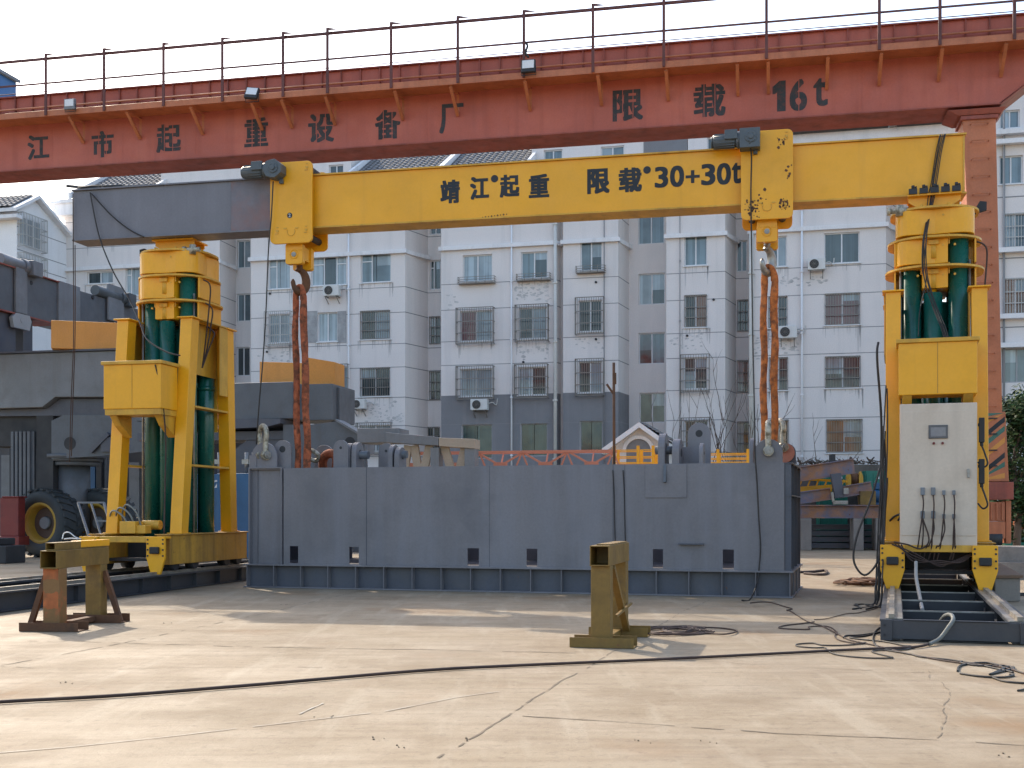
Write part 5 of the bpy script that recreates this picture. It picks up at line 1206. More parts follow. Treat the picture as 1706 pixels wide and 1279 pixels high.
# ---------------------------------------------------------------- machinery at the left
YM = 42.0; km = YM / FPX
FM = Fr((0 - CX) * km, YM, 12.3)
car = thing('tyred_girder_carrier', 'dark grey girder carrier on a huge tyre with yellow rim, left behind the tower', 'carrier', FM)
X = lambda px, y=0: FM.x(px, y)
Z = lambda px, py, y=0: FM.z(px, py, y)
q = MB(); q.prism([(X(-160), Z(0, 681)), (X(70), Z(70, 678)), (X(92), Z(92, 661)), (X(206), Z(206, 661)), (X(206), Z(206, 583.5)), (X(-160), Z(206, 583.5))], 0, 2.4); q.build('main_girder', m_grey_light, car, .02)
q = MB(); zt2 = Z(206, 583); q.box(X(-160), X(208), -.12, 2.5, zt2, zt2 + .06); q.build('girder_flange', m_grey_dark, car)
q = MB(); q.prism([(X(70), Z(70, 679)), (X(92), Z(92, 662.5)), (X(232), Z(232, 662.5)), (X(232), Z(232, 690)), (X(-160), Z(0, 690)), (X(-160), Z(0, 682))], .3, 2.2); q.build('lower_beam', m_grey_dark, car)
q = MB(); q.box(X(52), X(80), .3, 1.6, Z(66, 842), Z(66, 691)); q.box(X(-40), X(50), .5, 1.6, Z(0, 742), Z(0, 691)); q.build('portal_column', m_dark, car)
q = MB(); x = X(18, .2)
while x < X(50, .2): q.box(x, x + .10, .2, .3, Z(30, 835), Z(30, 718)); x += .16
q.box(X(17, .2), X(54, .2), .3, .42, Z(30, 838), Z(30, 718)); q.build('corrugated_cover', m_grey_mid, car)
q = MB(); q.prism([(X(80), Z(80, 764)), (X(160), Z(160, 759)), (X(232), Z(232, 752)), (X(232), Z(232, 690.5)), (X(100), Z(100, 690.5)), (X(80), Z(80, 700))], .2, .35); g1 = q.build('gusset_plate', m_grey_mid, car)
q = MB(); q.cyl((X(111), .19, Z(111, 738)), (X(111), .3, Z(111, 738)), .225, n=22); q.build('gusset_hole', m_dark, g1)
q = MB(); q.bar((X(148), .12, Z(148, 752)), (X(178), .12, Z(178, 722)), .14); q.box(X(165), X(190), .1, .19, Z(175, 752), Z(175, 728)); q.build('gusset_rib', m_grey_dark, car)
q = MB(); c0 = X(125, 1.2)
for k, (r, pa, pb) in enumerate(((1.05, 757.5, 764), (.95, 764.2, 769), (.85, 769.2, 776))): q.cyl((c0, 1.2, Z(125, pb, 1.2)), (c0, 1.2, Z(125, pa, 1.2)), r, n=32)
q.build('turntable', m_grey_mid, car)
q = MB(); q.cyl((c0 - .1, 1.2, .9), (c0 - .1, 1.2, Z(125, 776.2, 1.2)), .62, .6, n=24); q.build('steering_column', m_grey_mid, car)
def wheel(px, py, y, R, W, yaw, par, lab=None):
    zc = R; c = Vector((X(px, y), y, zc)); ax = Vector((-math.sin(yaw), -math.cos(yaw), 0)); q = MB()
    up = Vector((0, 0, 1)); side = ax.cross(up)
    def ring(r, o): return [c + ax * o + (side * math.cos(a) + up * math.sin(a)) * r for a in [2 * math.pi * i / 48 for i in range(48)]]
    prof = [(R * .60, W * .42), (R * .66, W * .50), (R * .86, W * .50), (R * .96, W * .42), (R, W * .30), (R, -W * .30), (R * .96, -W * .42), (R * .86, -W * .5), (R * .6, -W * .45)]
    rings = [ring(*p) for p in prof]; v = [p for r in rings for p in r]
    q.add(v, [(i * 48 + j, i * 48 + (j + 1) % 48, (i + 1) * 48 + (j + 1) % 48, (i + 1) * 48 + j) for i in range(len(prof) - 1) for j in range(48)], 0, True)
    for k in range(26):                             # chevron lugs
        for s in (-1, 1):
            a = 2 * math.pi * (k + (.5 if s < 0 else 0)) / 26; b = a + .16
            d1, d2 = side * math.cos(a) + up * math.sin(a), side * math.cos(b) + up * math.sin(b); t1 = (-side * math.sin(a) + up * math.cos(a)) * .07
            lo = [c + d1 * R * .955 + ax * s * W * .5 - t1, c + d1 * R * .955 + ax * s * W * .5 + t1, c + d2 * R * .99 + ax * s * W * .03 + t1, c + d2 * R * .99 + ax * s * W * .03 - t1]
            hi = [p + d * .065 for p, d in zip(lo, (d1, d1, d2, d2))]; q.hexa(lo, hi)
    w = q.build('wheel', m_tyre, par)
    q = MB(); prof = [(R * .60, W * .42), (R * .54, W * .44), (R * .50, W * .36), (R * .46, W * .2), (R * .45, W * .1)]
    rings = [ring(*p) for p in prof]; v = [p for r in rings for p in r]
    q.add(v, [(i * 48 + j, i * 48 + (j + 1) % 48, (i + 1) * 48 + (j + 1) % 48, (i + 1) * 48 + j) for i in range(len(prof) - 1) for j in range(48)], 0, True); q.build('rim', m_rim, w)
    q = MB(); q.cyl(c + ax * W * .08, c + ax * W * .12, R * .46, n=32); q.build('wheel_disc', m_redgrey, w)
    q = MB(); q.cyl(c + ax * W * .1, c + ax * W * .24, R * .20, R * .17, n=24); q.build('hub', m_grey_light, w)
    return w
m_tyre = mat('dusty_tyre', (.028, .034, .038), .75, var=.3, dirt=(.07, .065, .06), dirt_amt=.4, bump=.2)
m_redgrey = mat('rusty_wheel_disc', (.10, .065, .05), .7, var=.3)
wheel(82, 868, .6, 1.20, 1.05, math.radians(10), car); wheel(170, 868, 1.6, 1.20, 1.05, math.radians(10), car)
q = MB(); q.box(X(18), X(48), -.6, -.2, .75, Z(30, 829, -.4)); q.box(X(15), X(52), -.7, -.1, .45, .749); q.box(X(22), X(50), -.65, -.15, Z(30, 829, -.4), Z(30, 829, -.4) + .05)
rf = thing('red_steel_bracket', 'dull red upright steel bracket left of the huge tyre', 'bracket', FM); q.build('bracket', m_redframe, rf, .02)
ob = thing('orange_box_beam', 'orange box beam lying on the dark carrier girder, its left end in the sun', 'beam', Fr((85 - CX) * 41 / FPX, 41, -16))
F2 = Fr((85 - CX) * 41 / FPX, 41, -16)
q = MB(); z0 = zt2 + .07; q.box(0, F2.x(214), 0, 1.5, z0, F2.z(85, 533)); q.build('beam', m_orange_box, ob, .015)
# grey crane girder running away behind, with its own trolleys
FW = Fr((0 - CX) * 43 / FPX, 43, 12.3)
gg = thing('grey_crane_girder', 'slate grey crane girder with two trolleys running away behind the left tower', 'girder', FW)
yy = lambda px, x=0: FW.ydepth(px, x)
def zz(px, py, x=0): return CH - (py - HY) / FPX * FW.t(px, yy(px, x))
gt, gb = zz(60, 459), zz(0, 515)
q = MB(); q.box(-.9, 0, -6, yy(112), gb, gt); q.box(-.9, -.03, yy(131), yy(245), gb + .03, gt - .03); q.build('girder', m_grey_mid, gg, .015)
q = MB(); q.box(-1., .1, -6, yy(96), gt, gt + .04); q.box(-1., .1, -6, yy(96), gb - .05, gb - .001); q.build('flange', m_red_dark, gg)
q = MB(); q.box(-1.0, .08, yy(95), yy(131), gb - .02, gt + .08); q.build('splice_box', m_grey_light, gg, .02)
for a, b, top, bot, pale in ((27, 46, 436, 522, 1), (181, 207, 476, 536, 0)):
    q = MB(); ya, yb = yy(a, .12), yy(b, .12); q.box(.02, .12, ya, yb, zz((a + b) / 2, bot, .12), zz((a + b) / 2, top, .12)); q.box(-1.1, -1.0, ya, yb, gb - .3, gt + .3)
    tr = q.build('trolley_plate', m_grey_light, gg, .02)
    zc = gt + .2; q = MB(); q.cyl((-.05, ya - .75, zc), (-.05, yb - .05, zc), .22, n=18); q.cyl((-.05, yb - .15, zc), (-.05, yb + .12, zc), .28, n=12); q.box(-.35, .3, yb + .121, yb + .7, zc - .3, zc + .25)
    q.build('trolley_motor', m_grey_light if pale else m_motor, tr, .02)
    q = MB()
    if pale: q.prism([(ya - .15, gb - .55), (yb + .1, gb - .55), (yb + .22, gb - .2), (yb + .1, gb), (ya, gb), (ya - .25, gb - .2)], .0, .14, 'x'); q.cyl((-.01, (ya + yb) / 2, gb - .22), (.16, (ya + yb) / 2, gb - .22), .12, n=12); q.build('hook_clamp', m_frame_grey, tr)
q = MB()
for px, py in ((52, 471), (155, 495)): q.cyl((-.04, yy(px), zz(px, py)), (.012, yy(px), zz(px, py)), .085, n=14)
q.build('side_hole', m_dark, gg)
q = MB(); q.box(-1.2, -.1, -4.5, yy(30), zt2 + .07, gb - .06); q.box(-1.0, -.2, yy(30) + .6, yy(62), zt2 + .07, gb - .06); q.box(-1.3, .1, -5, -1.0, zt2 + .3, zt2 + .5)
q.build('stand', m_grey_dark, gg)
# right hand machine
FK = Fr((388 - CX) * 36 / FPX, 36, 12.3); xk = FK.x; zk = FK.z
mc = thing('grey_machine_frame', 'blue grey machine frame with a sloping arm and round hole behind the left sling', 'machine', FK)
q = MB(); q.box(-3.2, xk(488), 0, 2.2, zk(430, 698), zk(430, 637)); q.box(xk(488) + .002, xk(549), .25, 2.2, zk(520, 699), zk(520, 638)); q.box(xk(552, .6), xk(566, .6), .6, 1.9, zk(555, 701), zk(555, 641)); q.build('main_box', m_grey_mid, mc, .02)
q = MB(); q.prism([(xk(360), zk(380, 716)), (xk(450), zk(450, 712)), (xk(474), zk(474, 706)), (xk(474), zk(474, 698.5)), (xk(405), zk(405, 698.5)), (xk(360), zk(385, 712))], -.3, 1.8); q.box(-3.2, xk(474), .1, 1.7, zk(420, 732), zk(420, 718)); q.build('hood', m_grey_dark, mc)
q = MB(); q.prism([(xk(375), zk(390, 758)), (xk(425), zk(425, 719)), (xk(475), zk(475, 719)), (xk(475), zk(475, 800)), (xk(375), zk(390, 800))], .15, .3); q.build('side_plate', m_grey_dark, mc)
q = MB(); q.prism([(xk(474), 0.4), (xk(618), 0.4), (xk(611), zk(611, 756)), (xk(611), zk(611, 731)), (xk(563), zk(563, 702)), (xk(520), zk(520, 707.5)), (xk(474), zk(474, 707.5))], -.1, .05); ar = q.build('sloping_arm', m_grey_mid, mc)
q = MB(); a, b = (xk(563), zk(563, 702)), (xk(611), zk(611, 731)); q.hexa([(a[0], -.2, a[1]), (b[0], -.2, b[1]), (b[0], .5, b[1]), (a[0], .5, a[1])], [(a[0], -.2, a[1] + .06), (b[0] + .03, -.2, b[1] + .06), (b[0] + .03, .5, b[1] + .06), (a[0], .5, a[1] + .06)]); q.box(b[0] + .001, b[0] + .06, -.2, .5, zk(611, 756), b[1] - .0); q.build('arm_flange', m_grey_light, ar)
q = MB(); q.cyl((xk(585), -.11, zk(585, 737)), (xk(585), .0, zk(585, 737)), .16, n=20); q.build('arm_hole', m_dark, ar)
FO = Fr((508 - CX) * 36.2 / FPX, 36.2, 12)
oc = thing('orange_housing', 'orange folded sheet housing on top of the grey machine frame behind the left sling', 'housing', FO)
zo0, zo1 = zk(500, 637) + .01, FO.z(508, 599)
q = MB(); q.hexa([(FO.x(429), .15, zo0), (0, 0, zo0), (.0, 1.2, zo0), (FO.x(429), 1.2, zo0)], [(FO.x(429), .15, zo1 + .0), (0, 0, zo1 - .1), (0, 1.2, zo1 - .1), (FO.x(429), 1.2, zo1)])
q.hexa([(.002, 0, zo0), (FO.x(551), .35, zo0), (FO.x(551), 1.2, zo0), (.002, 1.2, zo0)], [(.002, 0, zo1 + .08), (FO.x(551), .35, zo1 - .05), (FO.x(551), 1.2, zo1 - .05), (.002, 1.2, zo1 + .08)]); q.build('housing', m_orange_box, oc, .008)
FN = Fr((300 - CX) * 34 / FPX, 34, 12.3)
bc = thing('blue_machine_cabinet', 'bright blue steel cabinet with a white 2, between left tower and steel box', 'cabinet', FN)
q = MB(); q.box(0, FN.x(368), 0, 1.5, .25, FN.z(340, 790)); q.box(FN.x(368) + .02, FN.x(470), -.3, 1.4, .25, FN.z(398, 789)); cb = q.build('cabinet', m_blue, bc, .015)
q = MB(); q.box(.05, FN.x(465), -.2, 1.3, 0, .249); q.build('plinth', m_dark, bc)
letters('cabinet_number', [('2', FN.x(361), FN.z(361, 806), .22, .13)], m_white, bc, .03, y=-.006)
q = MB()
for px in (336, 352, 398, 410): q.cyl((FN.x(px), .5, FN.z(px, 790)), (FN.x(px), .5, FN.z(px, 752)), .06, n=8); q.box(FN.x(px) - .1, FN.x(px) + .1, .4, .6, FN.z(px, 772), FN.z(px, 764))
q.build('pipe_stub', m_steel, bc)
wf = thing('window_frame', 'bare grey steel window frame leaning left of the left tower', 'frame', None, P(147, 890, 33), 0)
pts = [P(a, b, 33 + c) - P(147, 890, 33) for a, b, c in ((130, 837, .5), (173, 837, .5), (189, 893, 0), (148, 893, 0))]; q = MB()
for k in range(4): q.bar(pts[k], pts[(k + 1) % 4], .06, .05)
q.bar((pts[0] + pts[1]) / 2, (pts[2] + pts[3]) / 2, .045); q.bar(pts[1].lerp(pts[2], .55), (pts[0] + pts[1]).lerp(pts[2] + pts[3], .55) / 2, .04); q.build('frame', m_grey_light, wf)
wf2 = wf
st = thing('steel_billets', 'two dark steel billets stacked at the left edge of the yard', 'steel stack', FM)
q = MB(); q.box(X(-90, -4), X(30, -4), -4.6, -3.6, .0, .55); q.box(X(-90, -4), X(16, -4), -4.5, -3.7, .56, .78); q.build('billet', m_dark, st, .03)
# shed behind the machines; the rear sheet's dark colour stands in for shade
FH = Fr((0 - CX) * 50 / FPX, 50, 12.3)
shd = thing('machine_shed', 'dim open-fronted shed with grey sheets and pipes behind the machines on the left', 'shed', FH)
q = MB(); q.box(FH.x(-150), FH.x(420), 1.5, 1.7, 0, FH.z(200, 705)); q.box(FH.x(-150), FH.x(420), .2, 1.7, FH.z(200, 705) + .001, FH.z(200, 700)); q.build('rear_sheet', m_grey_dark, shd)
q = MB()
for px in (-60, 15, 85, 160, 240, 330, 415): q.box(FH.x(px) - .12, FH.x(px) + .12, .2, .44, 0, FH.z(200, 706))
q.build('shed_post', m_dark, shd)
q = MB()
for k, (a, b, c, d) in enumerate(((160, 178, 760, 845), (2, 18, 758, 850), (215, 232, 770, 860), (318, 332, 700, 800))):
    q.box(FH.x(a, .6), FH.x(b, .6), .6, .7, FH.z(a, d, .6), FH.z(a, c, .6))
q.build('leaning_sheet', m_grey_light, shd)
q = MB(); q.box(FH.x(84, .5), FH.x(97, .5), .5, .6, FH.z(90, 850, .5), FH.z(90, 782, .5)); q.box(FH.x(148, .5), FH.x(158, .5), .5, .6, FH.z(150, 830, .5), FH.z(150, 755, .5)); q.build('blue_sheet', m_blue, shd)

# ---------------------------------------------------------------- behind the steel box
FTs = Fr((660 - CX) * 33 / FPX, 33, 12.3)
tf = thing('grey_trestle_frame', 'grey and beige steel trestle frame standing behind the steel box', 'trestle', FTs); xq, zq = FTs.x, FTs.z
q = MB(); q.hexa([(xq(643), 0, zq(643, 737)), (xq(730), 0, zq(730, 742)), (xq(730), .6, zq(730, 742)), (xq(643), .6, zq(643, 737))], [(xq(643), 0, zq(643, 720)), (xq(730), 0, zq(730, 728)), (xq(730), .6, zq(730, 728)), (xq(643), .6, zq(643, 720))]); q.box(-1.2, xq(660), .2, 1.2, zq(650, 736), zq(650, 712)); q.build('beam', m_grey_light, tf, .01)
m_beige = mat('beige_primed_steel', (.36, .29, .22), .6, var=.12)
q = MB(); q.hexa([(xq(731), 0, zq(731, 743)), (xq(791), 0, zq(791, 747)), (xq(791), .6, zq(791, 747)), (xq(731), .6, zq(731, 743))], [(xq(731), 0, zq(731, 729)), (xq(791), 0, zq(791, 731)), (xq(791), .6, zq(791, 731)), (xq(731), .6, zq(731, 729))]); q.build('beam', m_beige, tf, .01)
for a, b in ((716, 730), (773, 790), (646, 656)):
    q = MB(); q.box(xq(a), xq(b), .05, .5, 0, zq((a + b) / 2, 745)); q.build('post', m_grey_light, tf, .01)
q = MB()
for a, b, c in ((686, 694, 1), (712, 700, 1), (736, 750, 1), (772, 760, 1), (676, 668, 1)): q.bar((xq(a), .25, zq(a, 741)), (xq(b), .25, zq(b, 790)), .22, .12, up=(0, 1, 0))
q.build('brace', m_beige, tf)
FTr = Fr((700 - CX) * 35 / FPX, 35, 12.3); xq, zq = FTr.x, FTr.z
tr = thing('lattice_truss', 'pink orange lattice truss lying behind the steel box', 'truss', FTr)
zt3, zb3 = zq(900, 750), zq(900, 782)
for y in (0, .45):
    q = MB(); q.box(xq(655), xq(1024), y, y + .07, zt3 - .07, zt3); q.box(xq(655), xq(1024), y, y + .07, zb3 - .08, zb3); q.build('chord', m_truss, tr)
q = MB()
for k, c in enumerate((690, 762, 833, 908, 985)):
    for y in (.05,):
        zc = zb3 + .12; xc = xq(c)
        for dxp in (-38, 38): q.bar((xc, y, zc), (xq(c + dxp), y, zt3 - .05), .055, .05, up=(0, 1, 0))
        for dxp in (-12, 12) if y < 1 else (): q.bar((xq(c + 36), y, zt3 - .05), (xq(c + 36 + dxp), y, zb3), .045, .04, up=(0, 1, 0))
        q.box(xc - .2, xc + .2, y - .02, y + .02, zb3 - .05, zb3 + .22)
    q.bar((xq(c), .05, zb3 + .05), (xq(c), .48, zt3 - .05), .04)
q.build('lattice_bar', m_truss, tr)
def yrail(px0, px1, pyt, pyb, posts, label):
    F = Fr((px0 - CX) * 38 / FPX, 38, 12.3); t = thing('yellow_railing', label, 'railing', F, group='yellow railings behind the steel box')
    zt_, zb_ = F.z(px0, pyt), F.z(px0, pyb)
    q = MB()
    for f in (1, .62, .28): z = zb_ + (zt_ - zb_) * f; q.box(F.x(px0), F.x(px1), 0, .04, z - .032, z); q.box(F.x(px0), F.x(px1), 1.0, 1.04, z - .032, z)
    q.build('rail', m_yellow, t)
    for p in posts: q = MB(); q.box(F.x(p) - .045, F.x(p) + .045, -.03, .07, .4, zt_ + .12); q.box(F.x(p) - .05, F.x(p) + .05, .97, 1.07, .4, zt_ + .05); q.build('post', m_yellow, t)
yrail(1022, 1104, 749, 778, (1023, 1063, 1088, 1103), 'yellow railing section in front of the white arched gatehouse')
yrail(1160, 1248, 755, 775, (1162, 1196, 1246), 'low yellow railing section below the bare shrubs')
FGt = Fr((1067 - CX) * 46 / FPX, 46, 14); xq, zq = FGt.x, FGt.z
gh = thing('arched_gatehouse', 'small white gatehouse with an arched doorway and tiled gable', 'gatehouse', FGt)
ax_, az_ = xq(1067), zq(1067, 718); ex0, ez = xq(1014), zq(1014, 750); ex1 = xq(1106)
q = MB(); q.prism([(ex0 + .25, 0), (ex1 - .1, 0), (ex1 - .1, ez + .25), (ax_, az_ + .2), (ex0 + .25, ez + .30)], 0, 4); q.build('wall', m_wall, gh)
q = MB(); ac = (xq(1064), zq(1064, 752)); R = .62
pts = [(ac[0] + R * math.cos(a), ac[1] + R * math.sin(a)) for a in [math.pi * i / 14 for i in range(15)]] + [(ac[0] - R * .78 * math.cos(a), ac[1] + R * .78 * math.sin(a)) for a in [math.pi * i / 14 for i in range(15)]]
q.prism(pts, -.1, -.003); q.build('arch', m_ledge, gh)
q = MB(); q.prism([(ac[0] + R * .76 * math.cos(a), ac[1] + R * .76 * math.sin(a)) for a in [math.pi * i / 14 for i in range(15)]] + [(ac[0] - R * .76, 0.05), (ac[0] + R * .76, 0.05)], -.02, -.002); q.build('doorway', m_wall_grey, gh)
q = MB()
for a, b in (((ex0 - .2, ez - .15), (ax_, az_ + .12)), ((ex1 + .2, ez + .05), (ax_, az_ + .12))): q.hexa([(a[0], -.4, a[1]), (b[0], -.4, b[1]), (b[0], 4.2, b[1]), (a[0], 4.2, a[1])], [(a[0], -.4, a[1] + .2), (b[0], -.4, b[1] + .2), (b[0], 4.2, b[1] + .2), (a[0], 4.2, a[1] + .2)])
q.build('roof', m_ledge, gh)
q = MB(); roof = MB(); L2 = math.hypot(ex1 + .3 - ax_, az_ - ez); 
for k in range(8):
    f0, f1 = k / 8, (k + 1) / 8 + .02; a = (ax_ + (ex1 + .3 - ax_) * f0, az_ + .34 - (az_ - ez) * f0); b = (ax_ + (ex1 + .3 - ax_) * f1, az_ + .34 - (az_ - ez) * f1 - .0)
    q.hexa([(a[0], -.2, a[1] - .02), (b[0], -.2, b[1] + .03), (b[0], 4.2, b[1] + .03), (a[0], 4.2, a[1] - .02)], [(a[0], -.2, a[1] + .02), (b[0], -.2, b[1] + .08), (b[0], 4.2, b[1] + .08), (a[0], 4.2, a[1] + .02)])
q.build('tiles', m_tile, gh)
# bare shrubs
m_twig = mat('bare_twig', (.13, .095, .075), .85, var=.3)
def shrub(px, Y, h, n, seed, label):
    r = random.Random(seed); q = MB(); b0 = P(px, 852, Y); b0.z = 0
    t = thing('bare_shrub', label, 'shrub', None, b0, 0, 'leafless shrubs against the apartment wall')
    def grow(p, d, l, rad, lev):
        pts = [p]; dd = d.copy()
        for i in range(5):
            dd = (dd + Vector((r.uniform(-.16, .16), r.uniform(-.16, .16), .05))).normalized(); pts.append(pts[-1] + dd * l / 5)
        q.tube(pts, rad, 4, rr=[rad * (1 - .7 * i / 5) for i in range(6)])
        if lev < 2:
            for i in range(2, 6):
                if r.random() < .75: nd = (dd + Vector((r.uniform(-.6, .6), r.uniform(-.6, .6), r.uniform(0, .4)))).normalized(); grow(pts[i], nd, l * r.uniform(.35, .6), rad * .55, lev + 1)
    for k in range(n):
        a = r.uniform(0, 6.28); s = r.uniform(.1, .55); grow(Vector((r.uniform(-.4, .4), r.uniform(-.4, .4), 0)), Vector((math.cos(a) * s, math.sin(a) * s * .6, 1)).normalized(), h * r.uniform(.6, 1), .045, 0)
    q.build('branches', m_twig, t)
shrub(1160, 53, 5.9, 9, 1, 'leafless shrub in front of the barred window, left of the other')
shrub(1228, 52.5, 5.0, 8, 2, 'leafless shrub beside the thick drainpipe behind the steel box')
shrub(1352, 54.5, 3.9, 5, 3, 'sparse leafless shrub between the drainpipe and the steel beam pile')

# ---------------------------------------------------------------- steel beam pile right of the box
FP = Fr((1335 - CX) * 50 / FPX, 50, 8); xq, zq = FP.x, FP.z
def ibeam(name, label, a, b, hpx, y, mt, w=.5, group='mill scale steel beams in the pile'):
    """I-beam along a line of photo points a to b (centre line)"""
    p, r = Vector((xq(a[0], y), y, zq(a[0], a[1], y))), Vector((xq(b[0], y), y, zq(b[0], b[1], y))); L = (r - p).length; h = hpx * 50 / FPX
    t = thing(name, label, 'steel beam', None, FP.world(p.x, p.y, p.z), -FP.a, group); t.rotation_euler = (0, -math.atan2(r.z - p.z, r.x - p.x), -FP.a)
    q = MB(); q.box(0, L, -w / 2, w / 2, h / 2 - .04, h / 2); q.box(0, L, -w / 2, w / 2, -h / 2, -h / 2 + .04); q.build('flange', mt, t)
    q = MB(); q.box(0, L, -.02, .02, -h / 2 + .04, h / 2 - .04); q.build('web', mt, t)
ibeam('steel_beam', 'longest rusty steel beam lying level on the concrete blocks', (1250, 852), (1530, 852), 22, 0, m_beam_mill, .5)
ibeam('steel_beam', 'upper steel beam tilted up to the right, topmost of the pile', (1250, 802), (1423, 776), 25, .3, m_beam_mill, .45)
ibeam('steel_beam', 'lower left tilted steel beam with a bluish web, under the topmost one', (1270, 838), (1384, 822), 20, .0, m_beam_mill, .4)
ibeam('steel_beam', 'short tilted steel beam at the right of the upright plate', (1398, 820), (1452, 811), 19, .1, m_beam_mill, .4)
up = thing('steel_stub', 'upright dark steel stub with a pale bracket foot in the beam pile', 'steel stub', FP)
q = MB(); q.hexa([(xq(1390), -.35, zq(1390, 830)), (xq(1405), -.35, zq(1405, 828)), (xq(1405), .1, zq(1405, 828)), (xq(1390), .1, zq(1390, 830))], [(xq(1383), -.35, zq(1383, 790)), (xq(1399), -.35, zq(1399, 788)), (xq(1399), .1, zq(1399, 788)), (xq(1383), .1, zq(1383, 790))]); q.build('stub', m_grey_dark, up)
q = MB(); q.box(xq(1386), xq(1410), -.5, -.1, zq(1395, 840), zq(1395, 834)); q.bar((xq(1386), -.45, zq(1385, 836)), (xq(1384), -.45, zq(1384, 820)), .1); q.box(xq(1403), xq(1411), -.5, -.4, zq(1407, 823), zq(1407, 813)); q.build('foot_bracket', m_steel, up)
sb = thing('steel_block', 'small dark square steel block on the topmost tilted beam', 'block', FP); q = MB(); q.box(xq(1382, .3), xq(1391, .3), .1, .5, zq(1386, 769, .3), zq(1386, 757, .3)); q.build('block', m_dark, sb, .01)
for k, (a, b, lb) in enumerate(((1332, 1350, 'weathered concrete block under the long beam next to the steel box'), (1419, 1436, 'weathered concrete block under the middle of the long beam'), (1456, 1478, 'weathered concrete block under the long beam next to the cabinet tower'))):
    q = MB(); q.box(xq(a), xq(b), -.5, .6, 0, zq(1400, 863.5)); o = q.build('concrete_block', m_conc, None, .03); o.location = (FP.X, FP.Y, 0); o.rotation_euler = (0, 0, -FP.a); tag(o, lb, 'concrete block', 'concrete blocks under the beam pile')
ds = thing('recess_shade_stack', 'stacked dark boxes standing in for the shaded recess below the beam pile', 'steel stack', FP)  # dark boxes paint in the shade of the recess between the blocks
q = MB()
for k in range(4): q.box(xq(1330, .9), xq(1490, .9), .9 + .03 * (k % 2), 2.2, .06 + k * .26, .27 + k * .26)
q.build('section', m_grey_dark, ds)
yt = thing('yellow_ladder_frame', 'yellow welded ladder frame lying in the steel pile', 'frame', FP)
q = MB(); q.bar((xq(1325, 1.2), 1.2, zq(1325, 797, 1.2)), (xq(1412, 1.2), 1.2, zq(1412, 802, 1.2)), .10); q.bar((xq(1325, 1.2), 1.2, zq(1325, 817, 1.2)), (xq(1385, 1.2), 1.2, zq(1385, 813, 1.2)), .42, .3)
for p in range(1330, 1412, 14): q.bar((xq(p, 1.2), 1.2, zq(p, 814, 1.2)), (xq(p + 6, 1.2), 1.2, zq(p + 6, 799, 1.2)), .06)
q.build('frame', m_yellow, yt)
for a, b, t_, lb in ((1366, 1412, 783, 'green steel container behind the upright stub'), (1442, 1500, 784, 'green steel container with a small white plate behind the beam pile')):
    gc = thing('green_container', lb, 'container', FP, group='green containers behind the beam pile'); y = 2.6
    q = MB(); q.box(xq(a, y), xq(b, y), y, y + 1.5, 0, zq(a, t_, y)); x = xq(a, y) + .05
    while x < xq(b, y) - .1: q.box(x, x + .05, y - .03, y, .1, zq(a, t_, y) - .1); x += .3
    q.build('body', m_container, gc)
    q = MB(); xx = xq(1464 if a > 1400 else 1400, y); q.box(xx - .06, xx + .08, y - .045, y - .031, zq(a, 798, y), zq(a, 794, y)); q.build('plate', m_white, gc)
ym = thing('yellow_hoist', 'small yellow hoist machine with dark drum in the steel pile', 'hoist', FP); y = 1.5
q = MB()
for a, b in ((1411, 1417), (1430, 1437)): q.prism([(xq(a, y), zq(a, 815, y)), (xq(b, y), zq(b, 815, y)), (xq(b, y), zq(b, 794, y)), ((xq(a, y) + xq(b, y)) / 2, zq(a, 785, y)), (xq(a, y), zq(a, 794, y))], y - .2, y + .4)
q.build('bracket', m_yellow_worn, ym); q = MB(); q.cyl((xq(1417, y), y + .1, zq(1424, 798, y)), (xq(1430, y), y + .1, zq(1424, 798, y)), .26, n=18); q.box(xq(1418, y), xq(1429, y), y - .1, y + .3, zq(1424, 826, y), zq(1424, 806, y)); q.build('drum', m_rust, ym)
bmot = thing('blue_motor', 'blue electric motor standing at the right end of the beam pile', 'motor', FP); y = .6
q = MB(); q.cyl((xq(1454, y), y, zq(1465, 827, y)), (xq(1481, y), y, zq(1465, 827, y)), .3, n=20); q.box(xq(1456, y), xq(1474, y), y - .15, y + .2, zq(1465, 815, y), zq(1465, 804, y)); q.box(xq(1455, y), xq(1480, y), y - .35, y + .35, zq(1465, 841, y), zq(1465, 837, y)); q.build('motor', m_blue, bmot, .02)
ob2 = thing('olive_box_section', 'olive box section lying under the short tilted beam', 'steel stack', FP); q = MB(); q.box(xq(1432), xq(1458), -.2, .5, zq(1440, 841), zq(1440, 818)); q.build('box_section', m_saw, ob2, .01)
lw = thing('low_brown_wall', 'low grimy brown wall with scrap on top in front of the apartment block', 'wall', FP); y = 4.5
q = MB(); q.box(xq(1240, y), xq(1640, y), y, y + .3, 0, zq(1400, 774, y)); q.build('wall', mat('grimy_wall', (.16, .13, .11), .9, var=.3, streak=(.07, .06, .05), sk=.7), lw)
q = MB(); r = random.Random(9)
for k in range(70): x = r.uniform(xq(1330, y), xq(1490, y)); a = r.uniform(-.9, .9); l = r.uniform(.2, .9); q.bar((x, y + .1, zq(1400, 774, y) + .03), (x + l * math.sin(a) * 1.3, y + r.uniform(-.2, .3), zq(1400, 774, y) + .05 + l * .35 * abs(math.cos(a))), r.uniform(.02, .06))
q.build('scrap', m_twig, lw)
